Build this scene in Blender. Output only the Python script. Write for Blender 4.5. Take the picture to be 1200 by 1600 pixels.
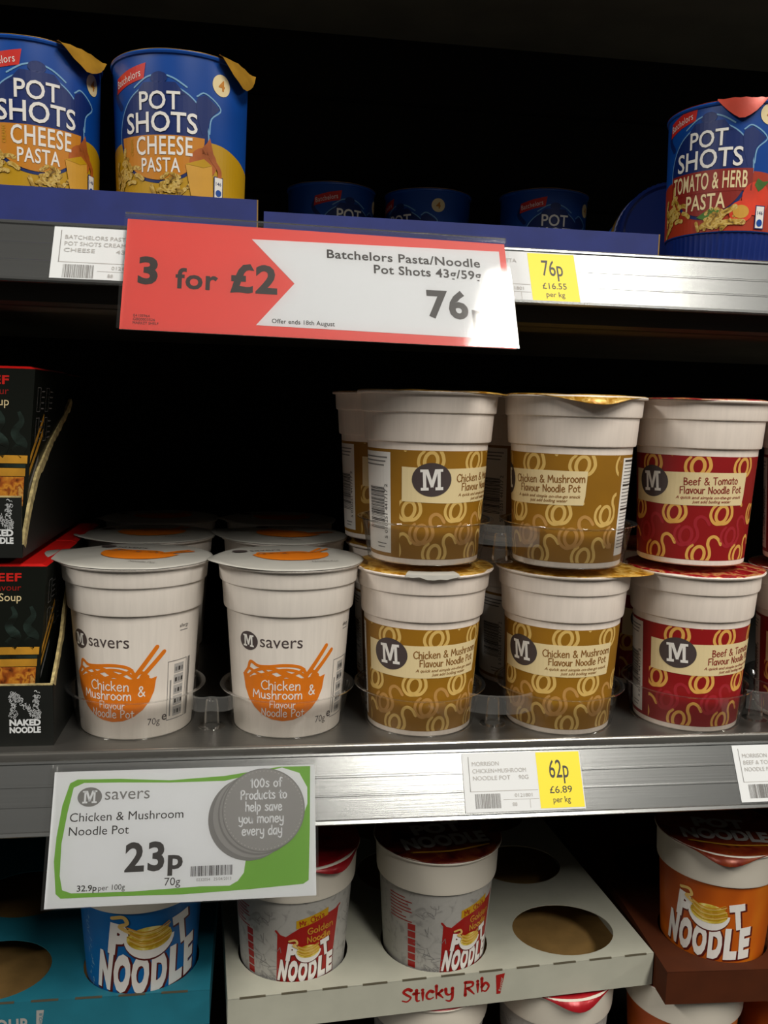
import bpy, bmesh, math, random
from mathutils import Matrix, Vector
from mathutils.geometry import tessellate_polygon

for o in list(bpy.data.objects):
    bpy.data.objects.remove(o)
scene = bpy.context.scene
COL = scene.collection
random.seed(7)
pi = math.pi
rad = math.radians
MM = 0.001

# ------------------------------------------------------------------ camera
FPX = 1390.0
CAM_RIGHT = Vector((0.9896, -0.1413, 0.0276))
CAM_DOWN = Vector((0.0105, -0.1202, -0.9927))
CAM_FWD = Vector((0.1436, 0.9826, -0.1174))
cd = bpy.data.cameras.new('camera')
cam = bpy.data.objects.new('camera', cd)
COL.objects.link(cam)
cd.sensor_fit = 'VERTICAL'
cd.sensor_height = 36.0
cd.lens = FPX / 1600.0 * 36.0
cd.clip_start = 0.01
_r, _u, _b = CAM_RIGHT.normalized(), -CAM_DOWN.normalized(), -CAM_FWD.normalized()
cam.matrix_world = Matrix(((_r.x, _u.x, _b.x, 0.0), (_r.y, _u.y, _b.y, -0.56), (_r.z, _u.z, _b.z, 0.0), (0, 0, 0, 1)))
scene.camera = cam

# ------------------------------------------------------------------ world, ceiling lamps, exposure
world = bpy.data.worlds.new('store')
scene.world = world
world.use_nodes = True
world.node_tree.nodes['Background'].inputs[0].default_value = (1.0, 0.95, 0.88, 1)
world.node_tree.nodes['Background'].inputs[1].default_value = 0.035


def area(name, loc, sx, sy, power, col=(1.0, 0.95, 0.87)):
    l = bpy.data.lights.new(name, 'AREA')
    l.shape = 'RECTANGLE'
    l.size, l.size_y = sx, sy
    l.energy = power
    l.color = col
    o = bpy.data.objects.new(name, l)
    o.location = loc
    COL.objects.link(o)
    return o


# fluorescent strips of the store ceiling, running away from the shelves
area('ceiling_strip_light', (1.02, -2.3, 2.4), 0.50, 2.7, 122)
area('ceiling_strip_light', (-3.2, -1.7, 2.4), 0.50, 2.4, 120)
area('ceiling_strip_light', (5.0, -1.7, 2.4), 0.50, 2.4, 100)
scene.view_settings.view_transform = 'Standard'
scene.view_settings.look = 'None'
scene.view_settings.gamma = 1.0
scene.view_settings.use_curve_mapping = False
scene.view_settings.exposure = 0.3


# ------------------------------------------------------------------ materials
def lin(h):
    h = h.lstrip('#')
    c = [int(h[i:i + 2], 16) / 255 for i in (0, 2, 4)]
    return tuple((x / 12.92 if x <= 0.04045 else ((x + 0.055) / 1.055) ** 2.4) for x in c) + (1.0,)


MATS = {}


def mat(name, col, rough=0.5, metal=0.0, spec=0.5, noise=0.0, scale=200.0, bump=0.0, stretch=None, col2=None, coat=0.0):
    if name in MATS:
        return MATS[name]
    m = bpy.data.materials.new(name)
    m.use_nodes = True
    nt = m.node_tree
    p = nt.nodes['Principled BSDF']
    c = lin(col)
    p.inputs['Base Color'].default_value = c
    p.inputs['Roughness'].default_value = rough
    p.inputs['Metallic'].default_value = metal
    p.inputs['Specular IOR Level'].default_value = spec
    if coat:
        p.inputs['Coat Weight'].default_value = coat
        p.inputs['Coat Roughness'].default_value = 0.08
    if noise or bump or col2:
        tc = nt.nodes.new('ShaderNodeTexCoord')
        mp = nt.nodes.new('ShaderNodeMapping')
        nt.links.new(tc.outputs['Object'], mp.inputs[0])
        if stretch:
            mp.inputs['Scale'].default_value = stretch
        nz = nt.nodes.new('ShaderNodeTexNoise')
        nz.inputs['Scale'].default_value = scale
        nz.inputs['Detail'].default_value = 4
        nt.links.new(mp.outputs[0], nz.inputs['Vector'])
        if noise or col2:
            rp = nt.nodes.new('ShaderNodeValToRGB')
            if col2:
                a, b = c, lin(col2)
            else:
                a = tuple(x * (1 - noise) for x in c[:3]) + (1,)
                b = tuple(min(1, x * (1 + noise)) for x in c[:3]) + (1,)
            rp.color_ramp.elements[0].color = a
            rp.color_ramp.elements[1].color = b
            rp.color_ramp.elements[0].position = 0.38
            rp.color_ramp.elements[1].position = 0.62
            nt.links.new(nz.outputs['Fac'], rp.inputs[0])
            nt.links.new(rp.outputs[0], p.inputs['Base Color'])
        if bump:
            bp = nt.nodes.new('ShaderNodeBump')
            bp.inputs['Strength'].default_value = bump
            bp.inputs['Distance'].default_value = 0.0006
            nt.links.new(nz.outputs['Fac'], bp.inputs['Height'])
            nt.links.new(bp.outputs[0], p.inputs['Normal'])
    MATS[name] = m
    return m


def clear_mat(name, tint=(1, 1, 1, 1), gloss=0.10, haze=0.05, rough=0.06, ior=1.45, fres=0.9):
    m = bpy.data.materials.new(name)
    m.use_nodes = True
    nt = m.node_tree
    nt.nodes.remove(nt.nodes['Principled BSDF'])
    out = nt.nodes['Material Output']
    tr = nt.nodes.new('ShaderNodeBsdfTransparent')
    tr.inputs[0].default_value = tint
    df = nt.nodes.new('ShaderNodeBsdfDiffuse')
    df.inputs[0].default_value = (0.75, 0.75, 0.72, 1)
    gl = nt.nodes.new('ShaderNodeBsdfGlossy')
    gl.inputs['Roughness'].default_value = rough
    fr = nt.nodes.new('ShaderNodeFresnel')
    fr.inputs[0].default_value = ior
    mu = nt.nodes.new('ShaderNodeMath')
    mu.operation = 'MULTIPLY_ADD'
    mu.inputs[1].default_value = fres
    mu.inputs[2].default_value = gloss
    mu.use_clamp = True
    nt.links.new(fr.outputs[0], mu.inputs[0])
    m1 = nt.nodes.new('ShaderNodeMixShader')
    m1.inputs[0].default_value = haze
    nt.links.new(tr.outputs[0], m1.inputs[1])
    nt.links.new(df.outputs[0], m1.inputs[2])
    m2 = nt.nodes.new('ShaderNodeMixShader')
    nt.links.new(mu.outputs[0], m2.inputs[0])
    nt.links.new(m1.outputs[0], m2.inputs[1])
    nt.links.new(gl.outputs[0], m2.inputs[2])
    nt.links.new(m2.outputs[0], out.inputs[0])
    MATS[name] = m
    return m


def ramp_mat(name, stops, scale=120, rough=0.45, metal=0.0, detail=3, distort=0.6, bump=0.0):
    """print or food surface: noise through a many-colour ramp"""
    m = bpy.data.materials.new(name)
    m.use_nodes = True
    nt = m.node_tree
    p = nt.nodes['Principled BSDF']
    p.inputs['Roughness'].default_value = rough
    p.inputs['Metallic'].default_value = metal
    tc = nt.nodes.new('ShaderNodeTexCoord')
    nz = nt.nodes.new('ShaderNodeTexNoise')
    nz.inputs['Scale'].default_value = scale
    nz.inputs['Detail'].default_value = detail
    nz.inputs['Distortion'].default_value = distort
    nt.links.new(tc.outputs['Object'], nz.inputs['Vector'])
    rp = nt.nodes.new('ShaderNodeValToRGB')
    el = rp.color_ramp.elements
    el[0].position, el[0].color = stops[0][0], lin(stops[0][1])
    el[1].position, el[1].color = stops[-1][0], lin(stops[-1][1])
    for pos, c in stops[1:-1]:
        e = el.new(pos)
        e.color = lin(c)
    nt.links.new(nz.outputs['Fac'], rp.inputs[0])
    nt.links.new(rp.outputs[0], p.inputs['Base Color'])
    if bump:
        bp = nt.nodes.new('ShaderNodeBump')
        bp.inputs['Strength'].default_value = bump
        bp.inputs['Distance'].default_value = 0.001
        nt.links.new(nz.outputs['Fac'], bp.inputs['Height'])
        nt.links.new(bp.outputs[0], p.inputs['Normal'])
    MATS[name] = m
    return m


PLASTIC = mat('pot_white_plastic', '#F2E6DA', 0.42, noise=0.03, scale=60, stretch=(6, 6, 0.3))
WHITEPOT = mat('pot_white_savers', '#E8E0D6', 0.40, noise=0.03, scale=60, stretch=(6, 6, 0.3))
CREAMPOT = mat('pot_cream_white', '#E0D9CA', 0.42)
GOLD = mat('sleeve_ochre', '#96680F', 0.5, noise=0.06, scale=30)
GCURL = mat('print_pale_noodle', '#DDB868', 0.5)
GCURL2 = mat('print_dull_noodle', '#BE8E4C', 0.5)
RED = mat('sleeve_red', '#900C0E', 0.5, noise=0.05, scale=30)
RCURL = mat('print_orange_noodle', '#E3AC54', 0.5)
RCURL2 = mat('print_pink_noodle', '#A6222C', 0.5)
CREAM = mat('print_cream', '#EAD6A4', 0.5)
PWHITE = mat('print_white', '#EDEAE4', 0.5)
BADGE = mat('print_charcoal', '#4A3F3E', 0.5)
INK = mat('print_black', '#2A2624', 0.5)
GREYINK = mat('print_grey', '#7C7A78', 0.5)
LGREY = mat('print_light_grey', '#AFACA8', 0.5)
BROWNINK = mat('print_brown', '#8A5A1E', 0.5)
REDINK = mat('print_dark_red', '#8E2A20', 0.5)
ORANGE = mat('print_orange', '#E0780F', 0.5, noise=0.04, scale=80)
GOLDFOIL = ramp_mat('foil_gold', [(0.3, '#8A5A10'), (0.45, '#C08A26'), (0.55, '#E0B860'), (0.7, '#B07A1C')], 140, 0.3, 0.25, bump=0.5)
REDFOIL = ramp_mat('foil_red', [(0.3, '#8E1016'), (0.48, '#B01C28'), (0.6, '#D8A060'), (0.7, '#A01620')], 140, 0.3, 0.2, bump=0.5)
WHITEFOIL = mat('foil_white', '#B8B6AE', 0.32, noise=0.02, scale=90, bump=0.25)
PNFOIL = ramp_mat('foil_dark_red', [(0.3, '#2A0C0A'), (0.45, '#5A1410'), (0.58, '#7A3A18'), (0.7, '#3A1A14')], 70, 0.35, 0.2, bump=0.3)
PNFOIL2 = ramp_mat('foil_rust', [(0.3, '#4A140A'), (0.45, '#7A2410'), (0.58, '#8A3A14'), (0.7, '#5A1C10')], 60, 0.35, 0.2, bump=0.3)
PASTAFOIL = mat('foil_brass', '#B98A2E', 0.35, 0.35, noise=0.15, scale=60, bump=0.3)
PASTAFOILR = mat('foil_brick_red', '#A63420', 0.38, 0.2, noise=0.1, scale=60, bump=0.3)
STEEL = mat('shelf_steel', '#86847F', 0.34, 0.85, noise=0.05, scale=40, stretch=(1, 30, 30))
NOSE = mat('shelf_nose_steel', '#A8A6A0', 0.25, 0.9, noise=0.05, scale=40, stretch=(1, 30, 30))
SLOT = mat('card_slot_dark', '#5A5442', 0.8)
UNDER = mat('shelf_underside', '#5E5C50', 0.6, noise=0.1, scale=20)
ALU = mat('rail_aluminium', '#989A99', 0.25, 0.9, noise=0.03, scale=30, stretch=(0.4, 40, 40), bump=0.05)
BLACKMETAL = mat('black_painted_steel', '#14130F', 0.55, noise=0.1, scale=20)
BACKMETAL = mat('black_back_panel', '#0D0C0A', 0.85, spec=0.2, noise=0.1, scale=20)
BRONZE = mat('dark_bronze_lip', '#2A261C', 0.5, noise=0.1, scale=40, stretch=(0.3, 10, 10))
PAPER = mat('paper_white', '#DADDDE', 0.55)
CARD = mat('card_white', '#DADDE0', 0.5)
SIGNRED = mat('sign_red', '#DE463C', 0.5)
SIGNGREEN = mat('sign_green', '#6BA52C', 0.5)
SIGNGREY = mat('sign_grey', '#8B8A88', 0.5)
SIGNGREY2 = mat('sign_grey_dark', '#757472', 0.5)
YELLOW = mat('ticket_yellow', '#F2DC1E', 0.5)
CLEAR = clear_mat('clear_plastic', (0.985, 0.985, 0.98, 1), 0.012, 0.022, 0.05, 1.35, 0.6)
CLEARBAND = clear_mat('clear_plastic_band', (0.96, 0.96, 0.95, 1), 0.03, 0.085, 0.08, 1.45, 0.9)
SLEEVE = clear_mat('clear_sign_sleeve', (0.985, 0.985, 0.985, 1), 0.025, 0.015, 0.06)
BLUETRAY = mat('card_navy', '#1C2B72', 0.6, noise=0.08, scale=60)
TEALCARD = mat('card_teal', '#1A7488', 0.65, noise=0.06, scale=50)
WHITECARD = mat('card_offwhite', '#AFAFA0', 0.7, noise=0.03, scale=50)
BROWNCARD = mat('card_brown', '#48200A', 0.8, spec=0.2, noise=0.08, scale=50)
KRAFT = mat('card_kraft', '#8F6F3C', 0.8, noise=0.1, scale=60)
TORN = mat('card_torn_edge', '#A89868', 0.9, noise=0.3, scale=300, bump=0.6)
BLACKCARD = mat('card_black', '#141613', 0.45, noise=0.1, scale=60)
BOXBLACK = mat('box_black', '#11150F', 0.38)
BOXRED = mat('box_red_top', '#C01410', 0.4)
FOOD = ramp_mat('noodle_picture', [(0.3, '#4A1C06'), (0.42, '#A8561A'), (0.52, '#D8902E'), (0.6, '#8A3A12'), (0.72, '#E8B45A')], 120, 0.45, detail=5, distort=0.5)
STEAM = ramp_mat('steam_picture', [(0.4, '#11150F'), (0.55, '#26342E'), (0.72, '#5A6A64')], 30, 0.4, distort=1.0)
GOLDBAR = mat('print_gold_bar', '#C8902C', 0.45, noise=0.15, scale=70)
BEEFRED = mat('print_bright_red', '#D8221A', 0.45)
PSBLUE = mat('pasta_blue', '#08469A', 0.4, noise=0.10, scale=18)
PSNAVY = mat('pasta_navy', '#0C2766', 0.42)
PSGLOW = mat('pasta_glow', '#78A8CC', 0.45)
PSYEL = mat('pasta_yellow', '#BE920E', 0.42, noise=0.04, scale=30)
PSORG = mat('pasta_orange', '#C87F16', 0.45)
PSRED = mat('pasta_red_base', '#A8341A', 0.42, noise=0.06, scale=30)
PSDRED = mat('pasta_dark_red', '#8A2016', 0.45)
PSFLAG = mat('pasta_flag', '#D02A22', 0.45)
PASTA = ramp_mat('pasta_picture', [(0.3, '#6A4E14'), (0.45, '#B8902E'), (0.56, '#D8BC6A'), (0.66, '#96681E')], 220, 0.5, distort=1.2)
CHEESE = mat('cheese_picture', '#D09A34', 0.5, noise=0.05, scale=60)
ONION = mat('onion_picture', '#A8561E', 0.45, noise=0.2, scale=60)
TOMATO = mat('tomato_picture', '#D83A1E', 0.45, noise=0.15, scale=60)
HERB = mat('herb_picture', '#3E6A1E', 0.5, noise=0.2, scale=90)
PSBASE = mat('pasta_base_blue', '#0A2670', 0.4)
PNORANGE = ramp_mat('pot_orange_sleeve', [(0.25, '#8A3008'), (0.5, '#C8600F'), (0.75, '#E08A1C')], 14, 0.42, detail=2)
PNBLUE = mat('pot_blue_sleeve', '#0666AC', 0.42, noise=0.08, scale=20)
PNGREY = ramp_mat('pot_sketch_sleeve', [(0.34, '#96948F'), (0.46, '#ABA9A3'), (0.7, '#B0AEA8')], 90, 0.5, detail=6, distort=2.0)
PNRED = mat('pot_flag_red', '#9E1A14', 0.45)
PNSHADOW = mat('pot_letter_edge', '#5A1710', 0.45)
NOODLE = ramp_mat('noodle_strands', [(0.35, '#B8941E'), (0.5, '#E0C850'), (0.65, '#F0E090')], 120, 0.45)


# ------------------------------------------------------------------ object helpers
def link(o, parent=None):
    COL.objects.link(o)
    if parent is not None:
        o.parent = parent
    return o


def thing(name, label, cat, loc=(0, 0, 0), rz=0.0, group=None, kind=None):
    o = bpy.data.objects.new(name, None)
    o.empty_display_size = 0.01
    o.location = loc
    o.rotation_euler = (0, 0, rz)
    o['label'] = label
    o['category'] = cat
    if group:
        o['group'] = group
    if kind:
        o['kind'] = kind
    return link(o)


def mesh(name, V, F, mats, parent=None, fm=None, smooth=None, scale=MM):
    me = bpy.data.meshes.new(name)
    me.from_pydata([(x * scale, y * scale, z * scale) for x, y, z in V], [], F)
    if not isinstance(mats, (list, tuple)):
        mats = [mats]
    for m in mats:
        me.materials.append(m)
    if fm:
        me.polygons.foreach_set('material_index', fm)
    if smooth is not None:
        me.polygons.foreach_set('use_smooth', [True] * len(me.polygons))
        me.set_sharp_from_angle(angle=rad(smooth))
    me.validate()
    me.update()
    return link(bpy.data.objects.new(name, me), parent)


def box(name, x0, x1, y0, y1, z0, z1, m, parent=None, bevel=0.0):
    V = [(x0, y0, z0), (x1, y0, z0), (x1, y1, z0), (x0, y1, z0), (x0, y0, z1), (x1, y0, z1), (x1, y1, z1), (x0, y1, z1)]
    F = [(0, 3, 2, 1), (4, 5, 6, 7), (0, 1, 5, 4), (1, 2, 6, 5), (2, 3, 7, 6), (3, 0, 4, 7)]
    o = mesh(name, V, F, m, parent)
    if bevel:
        b = o.modifiers.new('bevel', 'BEVEL')
        b.width = bevel * MM
        b.segments = 2
    return o


def prism_x(name, prof, x0, x1, m, parent=None, smooth=None, fm=None):
    """profile of (y, z) points extruded along x"""
    n = len(prof)
    V = [(x0, y, z) for y, z in prof] + [(x1, y, z) for y, z in prof]
    F = [(i, (i + 1) % n, n + (i + 1) % n, n + i) for i in range(n)]
    F += [tuple(range(n - 1, -1, -1)), tuple(range(n, 2 * n))]
    o = mesh(name, V, F, m, parent, smooth=smooth)
    bm = bmesh.new()
    bm.from_mesh(o.data)
    bmesh.ops.recalc_face_normals(bm, faces=bm.faces)
    bm.to_mesh(o.data)
    bm.free()
    return o


def lathe(name, prof, m, parent=None, seg=72, smooth=32, fm=None, a0=0.0, a1=2 * pi, rmod=None):
    full = abs(a1 - a0 - 2 * pi) < 1e-6
    n = seg if full else seg + 1
    V, F, MI = [], [], []
    for r, z in prof:
        for i in range(n):
            a = a0 + (a1 - a0) * i / seg
            rr = r if rmod is None else rmod(r, z, a)
            V.append((rr * math.sin(a), -rr * math.cos(a), z))
    for j in range(len(prof) - 1):
        for i in range(seg):
            i2 = (i + 1) % n
            F.append((j * n + i, j * n + i2, (j + 1) * n + i2, (j + 1) * n + i))
            MI.append(fm[j] if fm else 0)
    return mesh(name, V, F, m, parent, fm=MI, smooth=smooth)


ORIG = {}


def copy_tree(o, parent=None):
    c = o.copy()
    link(c, parent)
    for ch in ORIG.get(o.name, list(o.children)):
        copy_tree(ch, c)
    return c


# ------------------------------------------------------------------ flat print toolkit
_TXT = {}


def text_tris(s, bold=0.0, shear=0.0, spacing=1.0):
    key = (s, bold, shear, spacing)
    if key in _TXT:
        return _TXT[key]
    c = bpy.data.curves.new('type', 'FONT')
    c.body = s
    c.size = 1.0
    c.resolution_u = 3
    c.offset = bold
    c.shear = shear
    c.space_character = spacing
    o = bpy.data.objects.new('type', c)
    COL.objects.link(o)
    bpy.context.view_layer.update()
    me = bpy.data.meshes.new_from_object(o.evaluated_get(bpy.context.evaluated_depsgraph_get()))
    P = [(v.co.x, v.co.y) for v in me.vertices]
    me.calc_loop_triangles()
    T = [tuple(P[i] for i in t.vertices) for t in me.loop_triangles]
    bpy.data.objects.remove(o)
    bpy.data.curves.remove(c)
    bpy.data.meshes.remove(me)
    _TXT[key] = T
    return T


def clip_half(poly, ax, val, keep_ge):
    out = []
    n = len(poly)
    for i in range(n):
        a, b = poly[i], poly[(i + 1) % n]
        da = (a[ax] - val) if keep_ge else (val - a[ax])
        db = (b[ax] - val) if keep_ge else (val - b[ax])
        if da >= 0:
            out.append(a)
        if (da > 0 and db < 0) or (da < 0 and db > 0):
            t = da / (da - db)
            out.append((a[0] + (b[0] - a[0]) * t, a[1] + (b[1] - a[1]) * t))
    return out


def catmull(pts, n=6, closed=False):
    P = [Vector((p[0], p[1])) for p in pts]
    if len(P) < 3:
        return [tuple(p) for p in P]
    out = []
    m = len(P)
    rng = range(m if closed else m - 1)
    for i in rng:
        if closed:
            p0, p1, p2, p3 = P[(i - 1) % m], P[i], P[(i + 1) % m], P[(i + 2) % m]
        else:
            p1, p2 = P[i], P[i + 1]
            p0 = P[i - 1] if i > 0 else p1 * 2 - p2
            p3 = P[i + 2] if i + 2 < m else p2 * 2 - p1
        for k in range(n):
            t = k / n
            q = 0.5 * ((2 * p1) + (p2 - p0) * t + (2 * p0 - 5 * p1 + 4 * p2 - p3) * t * t + (3 * p1 - p0 - 3 * p2 + p3) * t ** 3)
            out.append((q.x, q.y))
    if not closed:
        out.append(tuple(P[-1]))
    return out


HAND = {
    'C': (5.2, [[(5, 6.8), (3.4, 7.9), (1.2, 6.2), (.5, 3.6), (1.5, .8), (3.4, .1), (5.3, 1.2)]]),
    'h': (4, [[(.5, 8), (.5, 4), (.5, 0)], [(.5, 2.8), (1.8, 4.9), (3.3, 4.2), (3.4, 0)]]),
    'i': (1.3, [[(.6, 5), (.6, 0)], [(.55, 6.7), (.65, 7.1)]]),
    'c': (3.8, [[(3.3, 4.3), (1.9, 5), (.5, 3), (.8, .7), (2.2, 0), (3.5, .8)]]),
    'k': (3.8, [[(.5, 8), (.5, 0)], [(3, 4.8), (.6, 2.3)], [(1.3, 3), (3.4, 0)]]),
    'e': (4, [[(.5, 2.6), (3.3, 3), (2.7, 4.8), (1.3, 4.8), (.4, 2.6), (1, .4), (2.4, 0), (3.6, 1)]]),
    'n': (4, [[(.5, 5), (.5, 0)], [(.5, 2.8), (1.9, 4.9), (3.3, 4.2), (3.4, 0)]]),
    'm': (6.2, [[(.5, 5), (.5, 0)], [(.5, 2.8), (1.6, 4.9), (2.9, 4.2), (3, 0)], [(3, 2.8), (4.1, 4.9), (5.4, 4.2), (5.6, 0)]]),
    'M': (6.4, [[(.3, 0), (.9, 7.5)], [(.9, 7.5), (3, 2.5)], [(3, 2.5), (5.2, 7.5)], [(5.2, 7.5), (5.9, 0)]]),
    'u': (4, [[(.4, 5), (.5, 1.6), (1.6, .1), (3, 1.2), (3.3, 5)], [(3.3, 5), (3.5, 0)]]),
    's': (3.5, [[(3, 4.3), (1.7, 5), (.6, 4), (1.8, 2.7), (3, 1.4), (2, .1), (.3, .6)]]),
    'r': (3, [[(.5, 5), (.5, 0)], [(.5, 2.8), (1.3, 4.6), (2.7, 4.8)]]),
    'o': (3.9, [[(1.8, 5), (.4, 3.4), (.5, 1.2), (1.9, 0), (3.3, 1.3), (3.3, 3.6), (1.8, 5)]]),
    '&': (5.4, [[(5, 0), (1.7, 4.8), (1.3, 6.8), (2.6, 7.6), (3.4, 6), (1.2, 3.2), (.4, 1.3), (1.8, 0), (3.6, 1), (4.8, 3.2)]]),
    'F': (4.2, [[(.5, 0), (.6, 7.6)], [(.6, 7.6), (4, 7.9)], [(.6, 4), (3.2, 4.2)]]),
    'l': (1.3, [[(.5, 8), (.5, 0)]]),
    'a': (4, [[(3.2, 4.3), (1.7, 5), (.4, 3), (.8, .5), (2, .2), (3.2, 2.4)], [(3.3, 5), (3.5, 0)]]),
    'v': (3.4, [[(.2, 5), (1.7, 0)], [(1.7, 0), (3.2, 5)]]),
    'N': (4.9, [[(.4, 0), (.5, 7.6)], [(.5, 7.6), (4, .2)], [(4, .2), (4.3, 7.8)]]),
    'd': (4, [[(3.3, 4), (1.8, 5), (.4, 3), (.8, .5), (2, .1), (3.3, 2)], [(3.4, 8), (3.4, 0)]]),
    'P': (4.2, [[(.5, 0), (.5, 7.6)], [(.5, 7.6), (3.2, 7.3), (3.6, 5.5), (2.4, 4), (.6, 3.6)]]),
    't': (3, [[(1.4, 7), (1.4, .8), (2.7, .2)], [(.2, 5), (2.8, 5)]]),
    'f': (3, [[(3, 7.5), (1.9, 7.9), (1.3, 6.4), (1.2, 0)], [(.2, 4.6), (2.6, 4.8)]]),
    'p': (4, [[(.5, 5), (.5, -3)], [(.5, 4), (2, 5), (3.4, 3), (2.2, .2), (.6, .8)]]),
    'y': (3.8, [[(.3, 5), (.6, 2), (2, 1.2), (3.2, 2.4)], [(3.3, 5), (3.2, -1), (2, -2.8), (.4, -2)]]),
    '1': (2.6, [[(.4, 6.2), (1.6, 7.6)], [(1.6, 7.6), (1.6, 0)]]),
    '0': (4.4, [[(2, 7.6), (.5, 5), (.6, 2), (2.1, 0), (3.6, 2.2), (3.6, 5.4), (2, 7.6)]]),
    'B': (4.4, [[(.5, 0), (.5, 7.6)], [(.5, 7.6), (3, 7), (2.9, 4.9), (.6, 4)], [(.6, 4), (3.6, 3.2), (3.4, .7), (.5, 0)]]),
    'T': (4.6, [[(.2, 7.6), (4.4, 7.7)], [(2.3, 7.6), (2.2, 0)]]),
    'S': (4.6, [[(4.2, 6.6), (2.6, 7.7), (.8, 6.2), (2.4, 4), (4, 2.2), (2.4, 0), (.3, .9)]]),
    'R': (4.6, [[(.5, 0), (.5, 7.6)], [(.5, 7.6), (3.4, 7.2), (3.4, 5), (.7, 3.9)], [(1.6, 4), (4.2, 0)]]),
    'b': (4, [[(.5, 8), (.5, 0)], [(.5, 3), (2, 5), (3.4, 3), (2.2, .1), (.6, .7)]]),
    'G': (5.2, [[(4.6, 6.8), (3, 7.8), (1, 6), (.5, 3.4), (1.6, .5), (3.6, .2), (4.6, 2), (4.6, 3.4), (2.8, 3.4)]]),
    '!': (1.6, [[(.9, 8), (.6, 2.4)], [(.5, .6), (.6, .2)]]),
    'w': (5, [[(.2, 5), (1.3, 0), (2.5, 4), (3.7, 0), (4.8, 5)]]),
    'g': (4, [[(3.2, 4.3), (1.7, 5), (.4, 3), (.8, .8), (2, .4), (3.2, 2.4)], [(3.3, 5), (3.3, -1.4), (1.8, -2.8), (.5, -2)]]),
    "'": (1.2, [[(.6, 8), (.5, 6.6)]]),
    '.': (1.3, [[(.5, .3), (.6, 0)]]),
    ' ': (2.6, []),
}


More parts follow.
